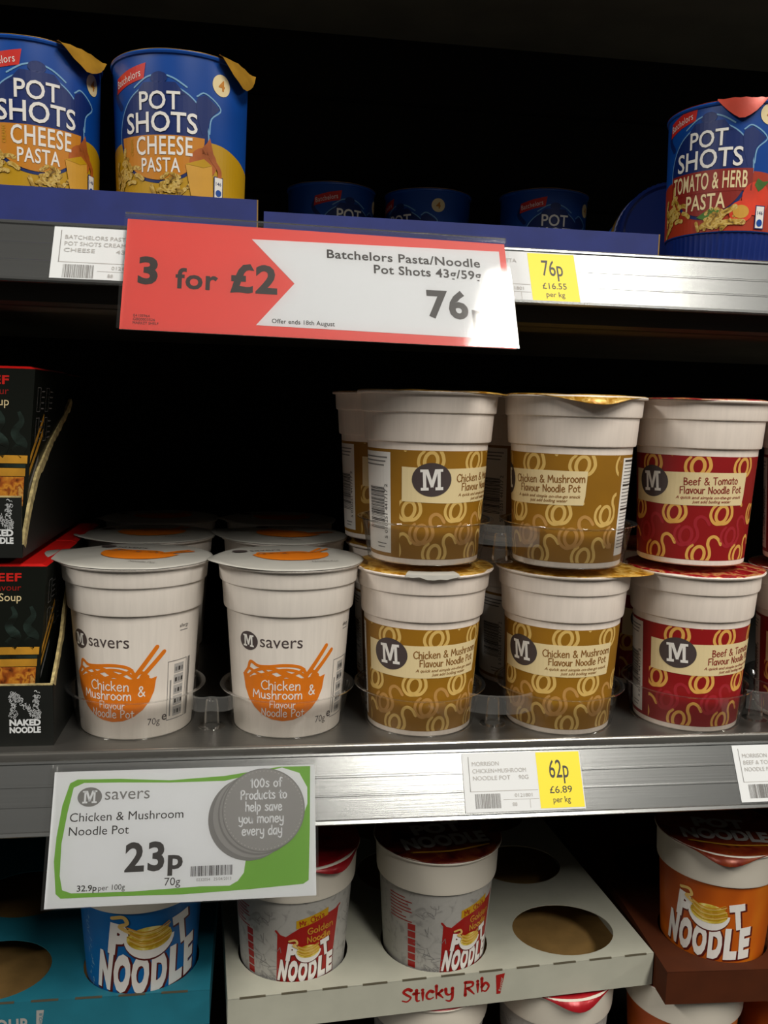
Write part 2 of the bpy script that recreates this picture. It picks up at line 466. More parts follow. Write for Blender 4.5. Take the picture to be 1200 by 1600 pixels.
class Flat:
    """flat coloured shapes in millimetres, later laid on a surface"""

    def __init__(self):
        self.items = []  # (polygon, material, layer)
        self.clip = None

    def _put(self, poly, m, layer):
        if self.clip:
            x0, x1, y0, y1 = self.clip
            for ax, v, ge in ((0, x0, True), (0, x1, False), (1, y0, True), (1, y1, False)):
                poly = clip_half(poly, ax, v, ge)
                if len(poly) < 3:
                    return
        self.items.append((poly, m, layer))

    def poly(self, pts, m, layer=1):
        tris = tessellate_polygon([[Vector((p[0], p[1], 0)) for p in pts]])
        for t in tris:
            self._put([tuple(pts[i][:2]) for i in t], m, layer)

    def rect(self, x0, x1, y0, y1, m, layer=1):
        self._put([(x0, y0), (x1, y0), (x1, y1), (x0, y1)], m, layer)

    def ell(self, cx, cy, rx, ry, m, layer=1, n=36, rot=0.0, a0=0.0, a1=2 * pi):
        c, s = math.cos(rot), math.sin(rot)
        pts = []
        for i in range(n + (0 if a1 - a0 > 6.28 else 1)):
            a = a0 + (a1 - a0) * i / n
            x, y = rx * math.cos(a), ry * math.sin(a)
            pts.append((cx + x * c - y * s, cy + x * s + y * c))
        for i in range(1, len(pts) - 1):
            self._put([pts[0], pts[i], pts[i + 1]], m, layer)

    def stroke(self, pts, w, m, layer=1, smooth=5, closed=False, w1=None, caps=True):
        q = catmull(pts, smooth, closed) if smooth and len(pts) > 2 else list(pts)
        if closed:
            q = q + [q[0]]
        n = len(q)
        if n < 2:
            return
        L, Rr = [], []
        for i in range(n):
            a = q[max(0, i - 1)]
            b = q[min(n - 1, i + 1)]
            if closed and i in (0, n - 1):
                a, b = q[-2], q[1]
            dx, dy = b[0] - a[0], b[1] - a[1]
            d = math.hypot(dx, dy) or 1
            ww = (w if w1 is None else w + (w1 - w) * i / (n - 1)) / 2
            L.append((q[i][0] - dy / d * ww, q[i][1] + dx / d * ww))
            Rr.append((q[i][0] + dy / d * ww, q[i][1] - dx / d * ww))
        for i in range(n - 1):
            self._put([L[i], Rr[i], Rr[i + 1], L[i + 1]], m, layer)
        if caps and not closed:
            for p, ww in ((q[0], w), (q[-1], w1 or w)):
                self.ell(p[0], p[1], ww / 2, ww / 2, m, layer, 8)

    def text(self, s, x, y, h, m, layer=2, align='L', bold=0.0, shear=0.0, rot=0.0, w=None, spacing=1.0):
        T = text_tris(s, bold, shear, spacing)
        if not T:
            return
        k = h / 0.69
        xs = [p[0] for t in T for p in t]
        x0, x1 = min(xs), max(xs)
        kx = k if w is None else w / max(1e-6, (x1 - x0))
        off = {'L': -x0, 'C': -(x0 + x1) / 2, 'R': -x1}[align]
        c, sn = math.cos(rot), math.sin(rot)
        for t in T:
            P = []
            for px, py in t:
                a, b = (px + off) * kx, py * k
                P.append((x + a * c - b * sn, y + a * sn + b * c))
            self._put(P, m, layer)

    def hand(self, s, x, y, h, m, layer=2, w=0.5, align='L', rot=0.0, width=None, jitter=0.0, taper=1.0):
        """single-stroke handwriting; h is the capital height"""
        k = h / 7.6
        tot = sum(HAND[c][0] + 0.5 for c in s) - 0.5
        kx = k if width is None else width / tot
        cx = {'L': 0, 'C': -tot * kx / 2, 'R': -tot * kx}[align]
        c, sn = math.cos(rot), math.sin(rot)
        for ch in s:
            adv, st = HAND[ch]
            jy = random.uniform(-jitter, jitter)
            for pl in st:
                P = []
                for px, py in pl:
                    a, b = cx + px * kx, (py + jy) * k
                    P.append((x + a * c - b * sn, y + a * sn + b * c))
                self.stroke(P, w, m, layer, smooth=4, w1=w * taper)
            cx += (adv + 0.5) * kx

    def barcode(self, x0, x1, y0, y1, m, layer=2, vertical=False, n=30, seed=3):
        rnd = random.Random(seed)
        a, b = (y0, y1) if vertical else (x0, x1)
        t = a
        while t < b:
            wd = rnd.choice((.5, .5, 1, 1.5)) * (b - a) / n / 1.7
            if vertical:
                self.rect(x0, x1, t, min(b, t + wd), m, layer)
            else:
                self.rect(t, min(b, t + wd), y0, y1, m, layer)
            t += wd + rnd.choice((.5, 1, 1.2)) * (b - a) / n / 1.7

    def bounds(self):
        xs = [p[0] for it in self.items for p in it[0]]
        ys = [p[1] for it in self.items for p in it[0]]
        return min(xs), max(xs), min(ys), max(ys)

    def build(self, name, mapper, parent, du=None, dv=None):
        mats, V, F, MI = [], [], [], []
        for poly, m, layer in self.items:
            if m not in mats:
                mats.append(m)
            mi = mats.index(m)
            pieces = [poly]
            for ax, d in ((0, du), (1, dv)):
                if not d:
                    continue
                nxt = []
                for pl in pieces:
                    lo = min(p[ax] for p in pl)
                    hi = max(p[ax] for p in pl)
                    k0, k1 = math.floor(lo / d), math.floor(hi / d)
                    if k0 == k1:
                        nxt.append(pl)
                        continue
                    for k in range(k0, k1 + 1):
                        q = clip_half(clip_half(pl, ax, k * d, True), ax, (k + 1) * d, False) if True else pl
                        if len(q) >= 3:
                            nxt.append(q)
                pieces = nxt
            for pl in pieces:
                area2 = sum(pl[i][0] * pl[(i + 1) % len(pl)][1] - pl[(i + 1) % len(pl)][0] * pl[i][1] for i in range(len(pl)))
                if abs(area2) < 1e-5:
                    continue
                if area2 < 0:
                    pl = pl[::-1]
                b = len(V)
                V += [mapper(p[0], p[1], layer) for p in pl]
                F.append(tuple(range(b, b + len(pl))))
                MI.append(mi)
        return mesh(name, V, F, mats, parent, fm=MI)


LAY = 0.12


def cyl_map(rfun, rref):
    def f(u, v, layer):
        a = u / rref
        r = rfun(v) + LAY * layer
        return (r * math.sin(a), -r * math.cos(a), v)
    return f


def plane_map(origin, ex, ey, n):
    o, ex, ey, n = Vector(origin), Vector(ex), Vector(ey), Vector(n)

    def f(u, v, layer):
        p = o + ex * u + ey * v + n * (LAY * layer)
        return (p.x, p.y, p.z)
    return f


def slab_m(f, cx, cy, w, h, m, layer, rot=0.0):
    """slab-serif capital M"""
    c, s = math.cos(rot), math.sin(rot)

    def P(pts):
        f.poly([(cx + (x * c - y * s), cy + (x * s + y * c)) for x, y in [(px * w / 2, py * h / 2) for px, py in pts]], m, layer)
    P([(-.78, -.8), (-.5, -.8), (-.5, .9), (-.78, .9)])
    P([(.5, -.8), (.78, -.8), (.78, .9), (.5, .9)])
    P([(-.62, 1), (-.3, 1), (.14, -.55), (-.1, -.75)])
    P([(.62, 1), (.3, 1), (-.14, -.55), (.1, -.75)])
    P([(-1, -1), (-.3, -1), (-.3, -.72), (-1, -.72)])
    P([(1, -1), (.3, -1), (.3, -.72), (1, -.72)])
    P([(-1, 1), (-.45, 1), (-.45, .74), (-1, .74)])
    P([(1, 1), (.45, 1), (.45, .74), (1, .74)])


def curl(f, x, y, k, m, layer=1, rot=0.0):
    """one printed noodle curl: open bow, ring and trailing S"""
    c, s = math.cos(rot), math.sin(rot)

    def T(pts):
        return [(x + k * (a * c - b * s), y + k * (a * s + b * c)) for a, b in pts]
    f.stroke(T([(-5.4, 6.4), (-8.2, 3.6), (-9.4, -1), (-8, -5), (-5, -7.4), (-1.5, -7.2)]), 1.8 * k, m, layer, w1=2.4 * k)
    ring = [(-1.2 + 4.2 * math.cos(q) * .97 + 6.0 * math.sin(q) * .22, -.4 - 4.2 * math.cos(q) * .22 + 6.0 * math.sin(q) * .97) for q in [2 * pi * i / 12 for i in range(12)]]
    f.stroke(T(ring), 2.3 * k, m, layer, smooth=3, closed=True)
    f.stroke(T([(-1.5, -7.2), (3.6, -6), (6.8, -1.6), (6.6, 3), (5.2, 7), (6, 11), (9.2, 12.8), (12.6, 11), (15, 7)]), 2.4 * k, m, layer, w1=2.2 * k)


# ------------------------------------------------------------------ supermarket noodle pots (ochre and red)
GP = [(0, 1.6), (32, 1.6), (34, 0.2), (35.6, 0), (36.4, 0.8), (36.6, 3), (40.9, 78), (41.0, 79.6), (42.7, 80.4), (43.0, 81.5), (44.1, 97.4), (44.2, 98.6), (45.5, 99.4), (45.8, 100.6), (46.4, 110.6), (48.6, 110.9), (49.0, 111.8), (48.6, 112.7), (45.6, 112.8), (45.0, 111.5), (44.5, 104)]


def gp_r(z):
    return 36.6 + (z - 3) * (40.9 - 36.6) / 75.0


GREF = 38.8
GMAP = cyl_map(gp_r, GREF)


def deg(a):
    return rad(a) * GREF


def make_retail_pot(name, label, sleeve_mat, curl1, curl2, ink, line1, foil, wid=49):
    t = thing(name, label, 'noodle pot')
    lathe('cup', GP, PLASTIC, t)
    zs = [4.0 + i * 71 / 8 for i in range(9)]
    sl = lathe('sleeve', [(gp_r(z) + 0.06, z) for z in zs], sleeve_mat, t, smooth=60)
    # noodle curls
    f = Flat()
    f.clip = (deg(-66), deg(98), 4.3, 74.7)
    rows = [(68.6, curl1, 8.6), (36.4, curl1, -5.0), (21.4, curl2, 3.6), (8.4, curl1, 12.8)]
    for z, m, sh in rows:
        for j in range(-3, 5):
            x = j * 32 + sh
            curl(f, x, z, 0.96, m, 1, rot=rad(random.uniform(-4, 8)))
    f.build('noodle_curl_print', GMAP, sl, du=3.0)
    # name panel
    f = Flat()
    pts = [(deg(-63.5), 41.8), (deg(-20), 41.2), (deg(30), 41.9), (deg(61), 42.2), (deg(62.5), 48), (deg(63.5), 64.4), (deg(20), 64.2), (deg(-20), 63.6), (deg(-63.5), 64.2)]
    f.poly(pts, CREAM, 2)
    f.build('name_panel', GMAP, sl, du=3.0)
    f = Flat()
    f.ell(deg(-35), 56.4, 12.6, 10.9, BADGE, 3)
    slab_m(f, deg(-35), 56.4, 14.2, 13.6, PWHITE, 4, rot=rad(3))
    f.build('emblem', GMAP, sl, du=3.0)
    f = Flat()
    f.hand(line1, deg(25.5), 56.2, 4.7, ink, 3, w=0.62, align='C', rot=rad(2.5), width=wid, jitter=.25)
    f.hand('Flavour Noodle Pot', deg(26.5), 50.2, 4.5, ink, 3, w=0.62, align='C', rot=rad(2.0), width=42, jitter=.25)
    f.text('A quick and simple on-the-go snack', deg(25), 46.4, 1.9, ink, 3, 'C', shear=.25, w=45, rot=rad(1.5), bold=.012)
    f.text('just add boiling water', deg(27), 43.6, 1.9, ink, 3, 'C', shear=.25, w=26, rot=rad(1.5), bold=.012)
    f.build('lettering', GMAP, sl, du=3.0)
    # barcode side
    f = Flat()
    f.rect(deg(-132), deg(-76), 6.5, 73.0, PWHITE, 1)
    f.barcode(deg(-110), deg(-84), 22, 50, INK, 2, vertical=True, n=34, seed=5)
    f.text('5 010251 441717 2', deg(-80), 16, 2.6, INK, 2, rot=rad(90), w=36)
    for i in range(3):
        f.rect(deg(-128), deg(-80 - 2 * i), 69 - i * 2.6, 69.9 - i * 2.6, GREYINK, 2)
    f.rect(deg(-96), deg(-82), 12, 12.7, GREYINK, 2)
    f.rect(deg(-95), deg(-84), 9.6, 10.3, GREYINK, 2)
    f.build('barcode_panel', GMAP, sl, du=3.0)
    f = Flat()
    f.rect(deg(104), deg(160), 8.0, 73.0, PWHITE, 1)
    for i in range(26):
        z = 70.5 - i * 2.3
        f.rect(deg(107), deg(random.uniform(138, 157)), z, z + (1.3 if i % 7 == 0 else .7), INK if i % 7 == 0 else GREYINK, 2)
    f.text('M', deg(98), 69, 3, curl2, 1)
    f.build('ingredients_panel', GMAP, sl, du=3.0)
    return t


def lid(name, m, R, z, parent, tab=None, tab_len=9, tab_w=0.32, tab_dz=-2.0, dome=0.8, wob=0.25, seed=1, seg=80, mats_extra=None):
    rnd = random.Random(seed)
    ph = [rnd.uniform(0, 6.28) for _ in range(4)]
    V, F = [(0, 0, z + dome)], []
    fr = [.3, .6, .8, .91, .96, 1.0]
    for k, q in enumerate(fr):
        for i in range(seg):
            a = 2 * pi * i / seg
            e = 0.0
            if tab is not None:
                d = (a - tab + pi) % (2 * pi) - pi
                e = math.exp(-(d / tab_w) ** 2 * 1.0) if abs(d) < 3 * tab_w else 0
            rr = R * q + (tab_len * e if k == len(fr) - 1 else 0)
            zz = z + dome * (1 - q ** 4) + wob * q * (math.sin(5 * a + ph[0]) + .6 * math.sin(11 * a + ph[1])) * (1 if k < len(fr) - 1 else .6)
            if k == len(fr) - 1:
                zz += -0.35 + tab_dz * e
            V.append((rr * math.sin(a), -rr * math.cos(a), zz))
    for i in range(seg):
        F.append((0, 1 + i, 1 + (i + 1) % seg))
    for k in range(len(fr) - 1):
        for i in range(seg):
            a, b = 1 + k * seg + i, 1 + k * seg + (i + 1) % seg
            F.append((a, a + seg, b + seg, b))
    o = mesh(name, V, F, m, parent, smooth=50)
    s = o.modifiers.new('thickness', 'SOLIDIFY')
    s.thickness = 0.0003
    s.offset = -1
    return o


gold0 = make_retail_pot('noodle_pot', '', GOLD, GCURL, GCURL2, BROWNINK, 'Chicken & Mushroom', GOLDFOIL)
red0 = make_retail_pot('noodle_pot', '', RED, RCURL, RCURL2, REDINK, 'Beef & Tomato', REDFOIL, 36)
_used = set()


def place(master, loc, rz, label, group=None):
    o = master if master not in _used else copy_tree(master)
    if master not in _used:
        _used.add(master)
        ORIG[master.name] = list(master.children)
    o.location = (loc[0] * MM, loc[1] * MM, loc[2] * MM)
    o.rotation_euler = (0, 0, rz)
    o['label'] = label
    if group:
        o['group'] = group
    elif 'group' in o:
        del o['group']
    return o


ZS = -221.0      # middle shelf
ZU = -102.0      # upper layer of pots on the middle shelf
GG = 'ochre chicken and mushroom noodle pots'
RG = 'red beef and tomato noodle pots'
SPECS = [
    # master, x, y, z, rot deg, tab (None or deg), tab_len, tab_dz, label, group, foil
    (gold0, 117.5, 45.4, ZS, -7, None, 0, 0, 'ochre chicken noodle pot at the front of the shelf, next to the white pots', GG),
    (gold0, 219, 41.3, ZS, -26, 62, 13, -1, 'ochre chicken noodle pot at the front of the shelf, next to the red pots', GG),
    (gold0, 116, 37, ZU, 29, 60, 5, -1, 'ochre chicken noodle pot in the upper layer with its barcode showing', GG),
    (gold0, 213.5, 25, ZU, -67, -2, 7, -5.5, 'ochre chicken noodle pot in the upper layer with crumpled gold lid tab in front', GG),
    (gold0, 108, 140, ZU, 20, None, 0, 0, 'ochre noodle pot half hidden behind the upper pot with the barcode', GG),
    (gold0, 214, 132, ZU, 40, None, 0, 0, 'ochre noodle pot in the gap behind the two upper ochre pots', GG),
    (gold0, 122, 150, ZS, 10, None, 0, 0, 'ochre noodle pot in the shelf row behind, beside the white pots', GG),
    (gold0, 225, 146, ZS, 35, None, 0, 0, 'ochre noodle pot seen in the gap behind the two front ochre pots', GG),
    (red0, 317, 40.4, ZS, -3, None, 0, 0, 'red beef noodle pot at the front of the shelf with white side panel showing', RG),
    (red0, 310.5, 36, ZU, -36, -55, 6, 0, 'red beef noodle pot in the upper layer, fully in view', RG),
    (red0, 416, 40, ZS, -22, -50, 6, 0, 'red beef noodle pot cut off by the picture edge, lower layer', RG),
    (red0, 409, 34, ZU, -25, None, 0, 0, 'red beef noodle pot cut off by the picture edge, upper layer', RG),
    (red0, 328, 143, ZS, 15, None, 0, 0, 'red beef noodle pot in the row behind, seen between red fronts, lower layer', RG),
]
for i, (ms, x, y, z, r, tab, tl, tdz, lab, grp) in enumerate(SPECS):
    o = place(ms, (x, y, z), rad(r), lab, grp)
    foil = GOLDFOIL if ms is gold0 else REDFOIL
    lid_tab = None if tab is None else rad(tab - r)
    lid('foil_lid', foil, 48.7, 113.0, o, lid_tab, tl, 0.42, tdz, seed=i)
    if i == 0:   # torn white underside of the lid folded over the rim
        V, F = [], []
        for k in range(9):
            a = rad(-24 + k * 5.2 - r)
            zz = 0.8 * math.sin(k * 2.1)
            for rr, h in ((41.5 + zz, 114.6), (46.5, 114.3), (49.8 + .5 * zz, 113.6), (50.3, 111.9 - .4 * zz - (1.2 if 2 < k < 7 else 0))):
                V.append((rr * math.sin(a), -rr * math.cos(a), h))
        for k in range(8):
            for j in range(3):
                F.append((k * 4 + j, k * 4 + 4 + j, k * 4 + 5 + j, k * 4 + 1 + j))
        mesh('torn_lid_flap', V, F, WHITEFOIL, o, smooth=60)

# ------------------------------------------------------------------ white savers pots
SP = [(0, 1.6), (32, 1.6), (34.4, 0.2), (36, 0), (36.8, 0.8), (37.0, 3), (42.4, 82), (42.5, 83.4), (44.3, 84.2), (44.6, 85.4), (45.7, 100.6), (45.8, 102), (47.2, 102.8), (47.5, 104), (48.2, 113.8), (50.2, 114.1), (50.7, 115), (50.2, 115.9), (47, 116), (46.4, 112)]


def sp_r(z):
    return 37.0 + (z - 3) * (42.4 - 37.0) / 79.0


SREF = 39.8
SMAP = cyl_map(sp_r, SREF)


def bowl_print(f, k, ox, oy, m, L, hole=None):
    """orange bowl with noodles and two chopsticks"""
    def T(pts):
        return [(ox + k * a, oy + k * b) for a, b in pts]
    pts = [(-30, 42.6)]
    for i in range(13):
        a = pi + pi * i / 12
        pts.append((29.2 * math.cos(a), 40 + 27.6 * math.sin(a)))
    pts += [(30, 42.6), (26, 41.6), (22, 44), (17, 42), (-18, 42.4), (-24, 41), (-26.5, 43.6)]
    f.poly(T(pts), m, L)
    top = [(-28, 43), (-25, 46.5), (-22.6, 51.8), (-17, 49.6), (-10, 49.8), (0, 51), (8, 50.6), (13, 48.6), (16, 44.6), (20, 46.2), (24, 43)]
    f.stroke(T(top), 2.1 * k, m, L)
    for q in ([(-26, 41), (-18, 46.5), (-8, 48.6), (2, 46), (12, 41)], [(-22, 41), (-12, 44.5), (0, 48), (10, 46.5), (17, 41)],
              [(-24, 47), (-16, 44), (-8, 42.6), (0, 42)], [(-8, 50), (0, 45), (8, 42)], [(14, 48), (8, 45), (0, 43.4), (-6, 41)], [(-15, 49), (-10, 45.4), (-2, 41)]):
        f.stroke(T(q), 2.0 * k, m, L)
    f.stroke(T([(15.5, 43), (29.6, 62.6)]), 2.9 * k, m, L, smooth=0)
    f.stroke(T([(20, 43), (34.4, 58.8)]), 2.9 * k, m, L, smooth=0)


def make_savers(full=True):
    t = thing('noodle_pot', '', 'noodle pot')
    lathe('cup', SP, WHITEPOT, t)
    if full:
        f = Flat()
        bowl_print(f, 1.0, 0, 0, ORANGE, 1)
        f.build('bowl_print', SMAP, t, du=3.0)
        f = Flat()
        f.hand('Chicken', -1.5, 33.8, 6.0, PWHITE, 2, w=.72, align='C', width=27, jitter=.3)
        f.hand('Mushroom', -4, 27.6, 5.6, PWHITE, 2, w=.72, align='C', width=35, jitter=.3)
        f.hand('&', 20, 30.0, 6.6, PWHITE, 2, w=.8, align='C')
        f.hand('Flavour', 0, 21.4, 4.6, PWHITE, 2, w=.5, align='C', width=18, jitter=.2)
        f.hand('Noodle Pot', 0, 15.4, 5.2, PWHITE, 2, w=.6, align='C', width=30, jitter=.2)
        f.build('handwritten_lettering', SMAP, t, du=3.0)
        f = Flat()
        f.ell(-23.8, 65.8, 7.2, 6.4, BADGE, 1)
        slab_m(f, -23.8, 65.8, 8.4, 8.0, PWHITE, 2)
        f.text('savers', -15.0, 62.8, 8.2, BADGE, 1, w=27.5)
        f.build('brand_lettering', SMAP, t, du=3.0)
        f = Flat()
        f.text('70g', 24.0, 9.4, 4.6, BADGE, 1, w=8.6)
        f.text('e', 34.0, 11.4, 6.0, BADGE, 1, bold=.01)
        x0, x1 = 37.5, 53.5
        for a, b, c, d in ((x0, x1, 50.6, 51.1), (x0, x1, 10.2, 10.7), (x0, x0 + .4, 10.2, 51), (x1, x1 + .4, 10.2, 51)):
            f.rect(a, b, c, d, GREYINK, 1)
        for r in range(5):
            z0 = 12.4 + r * 7.4
            f.rect(x0 + 5, x1 - 2.6, z0, z0 + 6.6, LGREY, 1)
            for c in range(3):
                f.rect(x0 + 6 + c * 2.6, x0 + 7.6 + c * 2.6, z0 + 1.6, z0 + 4.4, INK if (r + c) % 2 else GREYINK, 2)
        f.rect(x0 + 2, x0 + 3, 13, 38, GREYINK, 1)
        f.barcode(x1 + 1.4, x1 + 4.4, 10.2, 51, INK, 1, vertical=False, n=5, seed=4)
        f.text('allergy', 45.5, 73, 2.4, INK, 1, w=8)
        f.rect(46, 53, 70.6, 71.2, GREYINK, 1)
        f.build('small_print', SMAP, t, du=3.0)
    ld = lid('foil_lid', WHITEFOIL, 51.2, 116.4, t, tab=rad(-75), tab_len=8, tab_w=.4, tab_dz=2.2, dome=1.0, wob=0.12, seed=3)
    mp = plane_map((0, 0, 117.65), (1, 0, 0), (0, 1, 0), (0, 0, 1))
    f = Flat()
    bowl_print(f, 0.9, 2, -33, ORANGE, 1)
    f.ell(-30, 22, 5.4, 4.4, BADGE, 1)
    f.text('savers', -23, 19.5, 6, BADGE, 1, w=22)
    f.text('Noodle Pot', 8, -30, 3.4, BADGE, 1, w=18)
    f.build('lid_print', mp, ld)
    return t


sav0 = make_savers()
sav1 = make_savers(False)
SG = 'white savers noodle pots'
for j, (ms, x, y, r, lab) in enumerate([
        (sav0, -79.5, 53.6, -17, 'white savers noodle pot at the front, next to the black soup boxes'),
        (sav0, 24, 49.3, -7, 'white savers noodle pot at the front, next to the ochre pots'),
        (sav1, -82, 158, 5, 'white savers noodle pot in the second row, on the soup box side'),
        (sav1, 24, 156, -15, 'white savers noodle pot in the second row, on the ochre pot side'),
        (sav1, -84, 262, 12, 'white savers noodle pot in the third row, on the soup box side'),
        (sav1, 23, 260, -8, 'white savers noodle pot in the third row, on the ochre pot side')]):
    o = place(ms, (x, y, ZS), rad(r), lab, SG)
    for c in o.children:
        if c.name.startswith('foil_lid'):
            c.rotation_euler = (0, 0, rad((0, 20, 8, -10, 5, 12)[j]))

# ------------------------------------------------------------------ clear plastic trays
def cup_wall(parent, x, y, a0=0, a1=360, h=28.0):
    pr = [(38.2, 1.0), (38.6, 0.4), (43.4, h - 1.2), (44.2, h - 0.4), (46.6, h), (46.8, h - .5), (44.4, h - 1.0), (43.0, h - 2)]
    o = lathe('cup_wall', pr, CLEAR, parent, seg=56, smooth=40)
    o.location = (x * MM, y * MM, 0)
    return o


def strip(parent, name, pts, z0, z1):
    """clear upright band through plan points"""
    q = catmull(pts, 6)
    V, F = [], []
    for x, y in q:
        V += [(x, y, z0), (x, y, z1), (x, y + 2.6, z1 + .3)]
    for i in range(len(q) - 1):
        a, b = i * 3, i * 3 + 3
        F += [(a, b, b + 1, a + 1), (a + 1, b + 1, b + 2, a + 2)]
    return mesh(name, V, F, CLEARBAND, parent, smooth=50)


def clear_tray(label, z, cups, bridges, h=28.0):
    x0, y0 = cups[0]
    t = thing('plastic_tray', label, 'tray', (0, 0, z * MM), group='clear plastic pot trays')
    for x, y in cups:
        cup_wall(t, x, y, h=h)
    for pts, a, b in bridges:
        strip(t, 'front_band', pts, a, b)
    for (xa, ya), (xb, yb) in zip(cups[:-1], cups[1:]):
        p = lathe('corner_post', [(1.5, 20.0), (3.4, 19.6), (4.2, 18.4), (5.6, 1.0), (9.0, 0.5), (9.2, 0.2)], CLEAR, t, seg=24, smooth=40)
        p.location = ((xa + xb) / 2 * MM, ((ya + yb) / 2 - 12) * MM, 0)
    return t


clear_tray('clear plastic tray around the two front white savers pots', ZS, [(-79.5, 53.6), (24, 49.3)],
           [([(-41, 28), (-38, 22), (-33, 20), (-28, 21.5), (-22, 20), (-17, 21), (-12, 26)], 17, 26)])
clear_tray('clear plastic tray around the two front ochre pots', ZS, [(117.5, 45.4), (219, 41.3)],
           [([(146, 13), (156, 7), (168, 4.5), (180, 5.5), (190, 11)], 16, 28)])
clear_tray('clear plastic tray around the upper layer of ochre pots', ZU, [(116, 37), (213.5, 25)],
           [([(146, 5), (155, -2), (165, -6), (175, -8.5), (184, -6)], 14, 27)])
clear_tray('clear plastic tray around the front red pots', ZS, [(317, 40.4), (416, 40)],
           [([(347, 9), (356, 3), (366.5, 0.5), (377, 3), (386, 9)], 15, 28)])

# ------------------------------------------------------------------ shelving
XL, XR = -520.0, 860.0
YB = 420.0


def make_shelf(label, z, nose_top, rail_top, length, deck_mat):
    """deck, rolled nose, tilted price rail and dark underside lip; z is the deck top"""
    t = thing('shelf', label, 'shelf', (0, 0, z * MM))
    box('deck', XL, XR, 1.5, YB, -1.2, 0.0, deck_mat, t)
    nt, rt = nose_top - z, rail_top - z
    nose = [(1.5, nt), (0.3, nt - 0.5), (-0.4, nt - 1.6), (-0.4, rt - 0.2), (1.0, rt - 0.8), (2.4, rt), (2.4, nt - 1.2)]
    prism_x('nose', nose, XL, XR, NOSE, t, smooth=40)
    # tilted rail: local coordinates along the tilt
    a = rad(29)
    dy, dz = -math.sin(a), -math.cos(a)
    ny, nz = -math.cos(a), math.sin(a)
    L = length

    def P(s, h):
        return (0.6 + dy * s + ny * h, rt + dz * s + nz * h)
    prof = [P(0, 0), P(0, 1.5), P(1.4, 1.5), P(2.0, 0.6), P(14, 0.6), P(14.4, 0.75), P(15.4, 0.75), P(15.8, 0.6), P(26, 0.6), P(26.4, 0.75), P(27.2, 0.75), P(27.6, 0.6), P(L - 3.2, 0.6), P(L - 2.4, 1.6), P(L - .4, 1.8), P(L, 0.4), P(L - .6, -1.4), P(0, -1.4)]
    prism_x('price_rail', prof, XL, XR, ALU, t)
    zb = rt - 46.6
    prism_x('front_beam', [(3, -1.2), (3, zb + 2), (6, zb), (14, zb), (14, zb + 2.5), (6, zb + 2.5), (6, -1.2)], XL, XR, BRONZE, t)
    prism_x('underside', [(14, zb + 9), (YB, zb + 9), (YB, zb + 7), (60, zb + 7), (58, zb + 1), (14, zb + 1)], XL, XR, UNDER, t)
    return t


def rail_map(z):
    """plane of the price rail: u along x, v up the rail from its lower lip; z is the rail top"""
    a = rad(29)
    ey = Vector((0, math.sin(a), math.cos(a)))
    n = Vector((0, -math.cos(a), math.sin(a)))
    top = Vector((0, 0.6, z)) + n * 0.75
    o = top - ey * 42.0
    return o, ey, n


ZT = 100.0
RT, RS = 100.9, ZS - 6.4
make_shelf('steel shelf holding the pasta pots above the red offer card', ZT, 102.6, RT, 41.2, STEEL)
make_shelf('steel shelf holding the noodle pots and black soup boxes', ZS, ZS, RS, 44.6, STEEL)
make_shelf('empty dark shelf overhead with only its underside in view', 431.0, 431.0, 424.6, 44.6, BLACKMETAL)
base = thing('shelf', 'bottom shelf under the cardboard pot trays', 'shelf', (0, 0, -0.5515))
box('deck', XL, XR, -10, YB, -2, 0, STEEL, base)
prism_x('front_beam', [(-12, 0), (-10, 0), (-10, -60), (-12, -60)], XL, XR, BRONZE, base)

wall = bpy.data.objects.new('wall_back', None)
link(wall)
wall['kind'] = 'structure'
wall['label'] = 'black ribbed metal back panel behind the shelves'
zz = -560
while zz < 470:
    z0, z1 = zz, min(zz + 98, 470)
    prism_x('panel', [(YB + .2, z0), (YB + 0.2, z1 - 4), (YB + 2.6, z1 - 1.2), (YB + 2.6, z1), (YB + 8, z1), (YB + 8, z0)], XL, XR, BACKMETAL, wall)
    zz += 98
for i, x in enumerate((XL - 14, XR)):
    o = box('wall_left' if i == 0 else 'wall_right', x, x + 14, -6, YB + 8, -620, 480, BLACKMETAL)
    o['kind'] = 'structure'
    o['label'] = 'black metal end upright of the shelving'


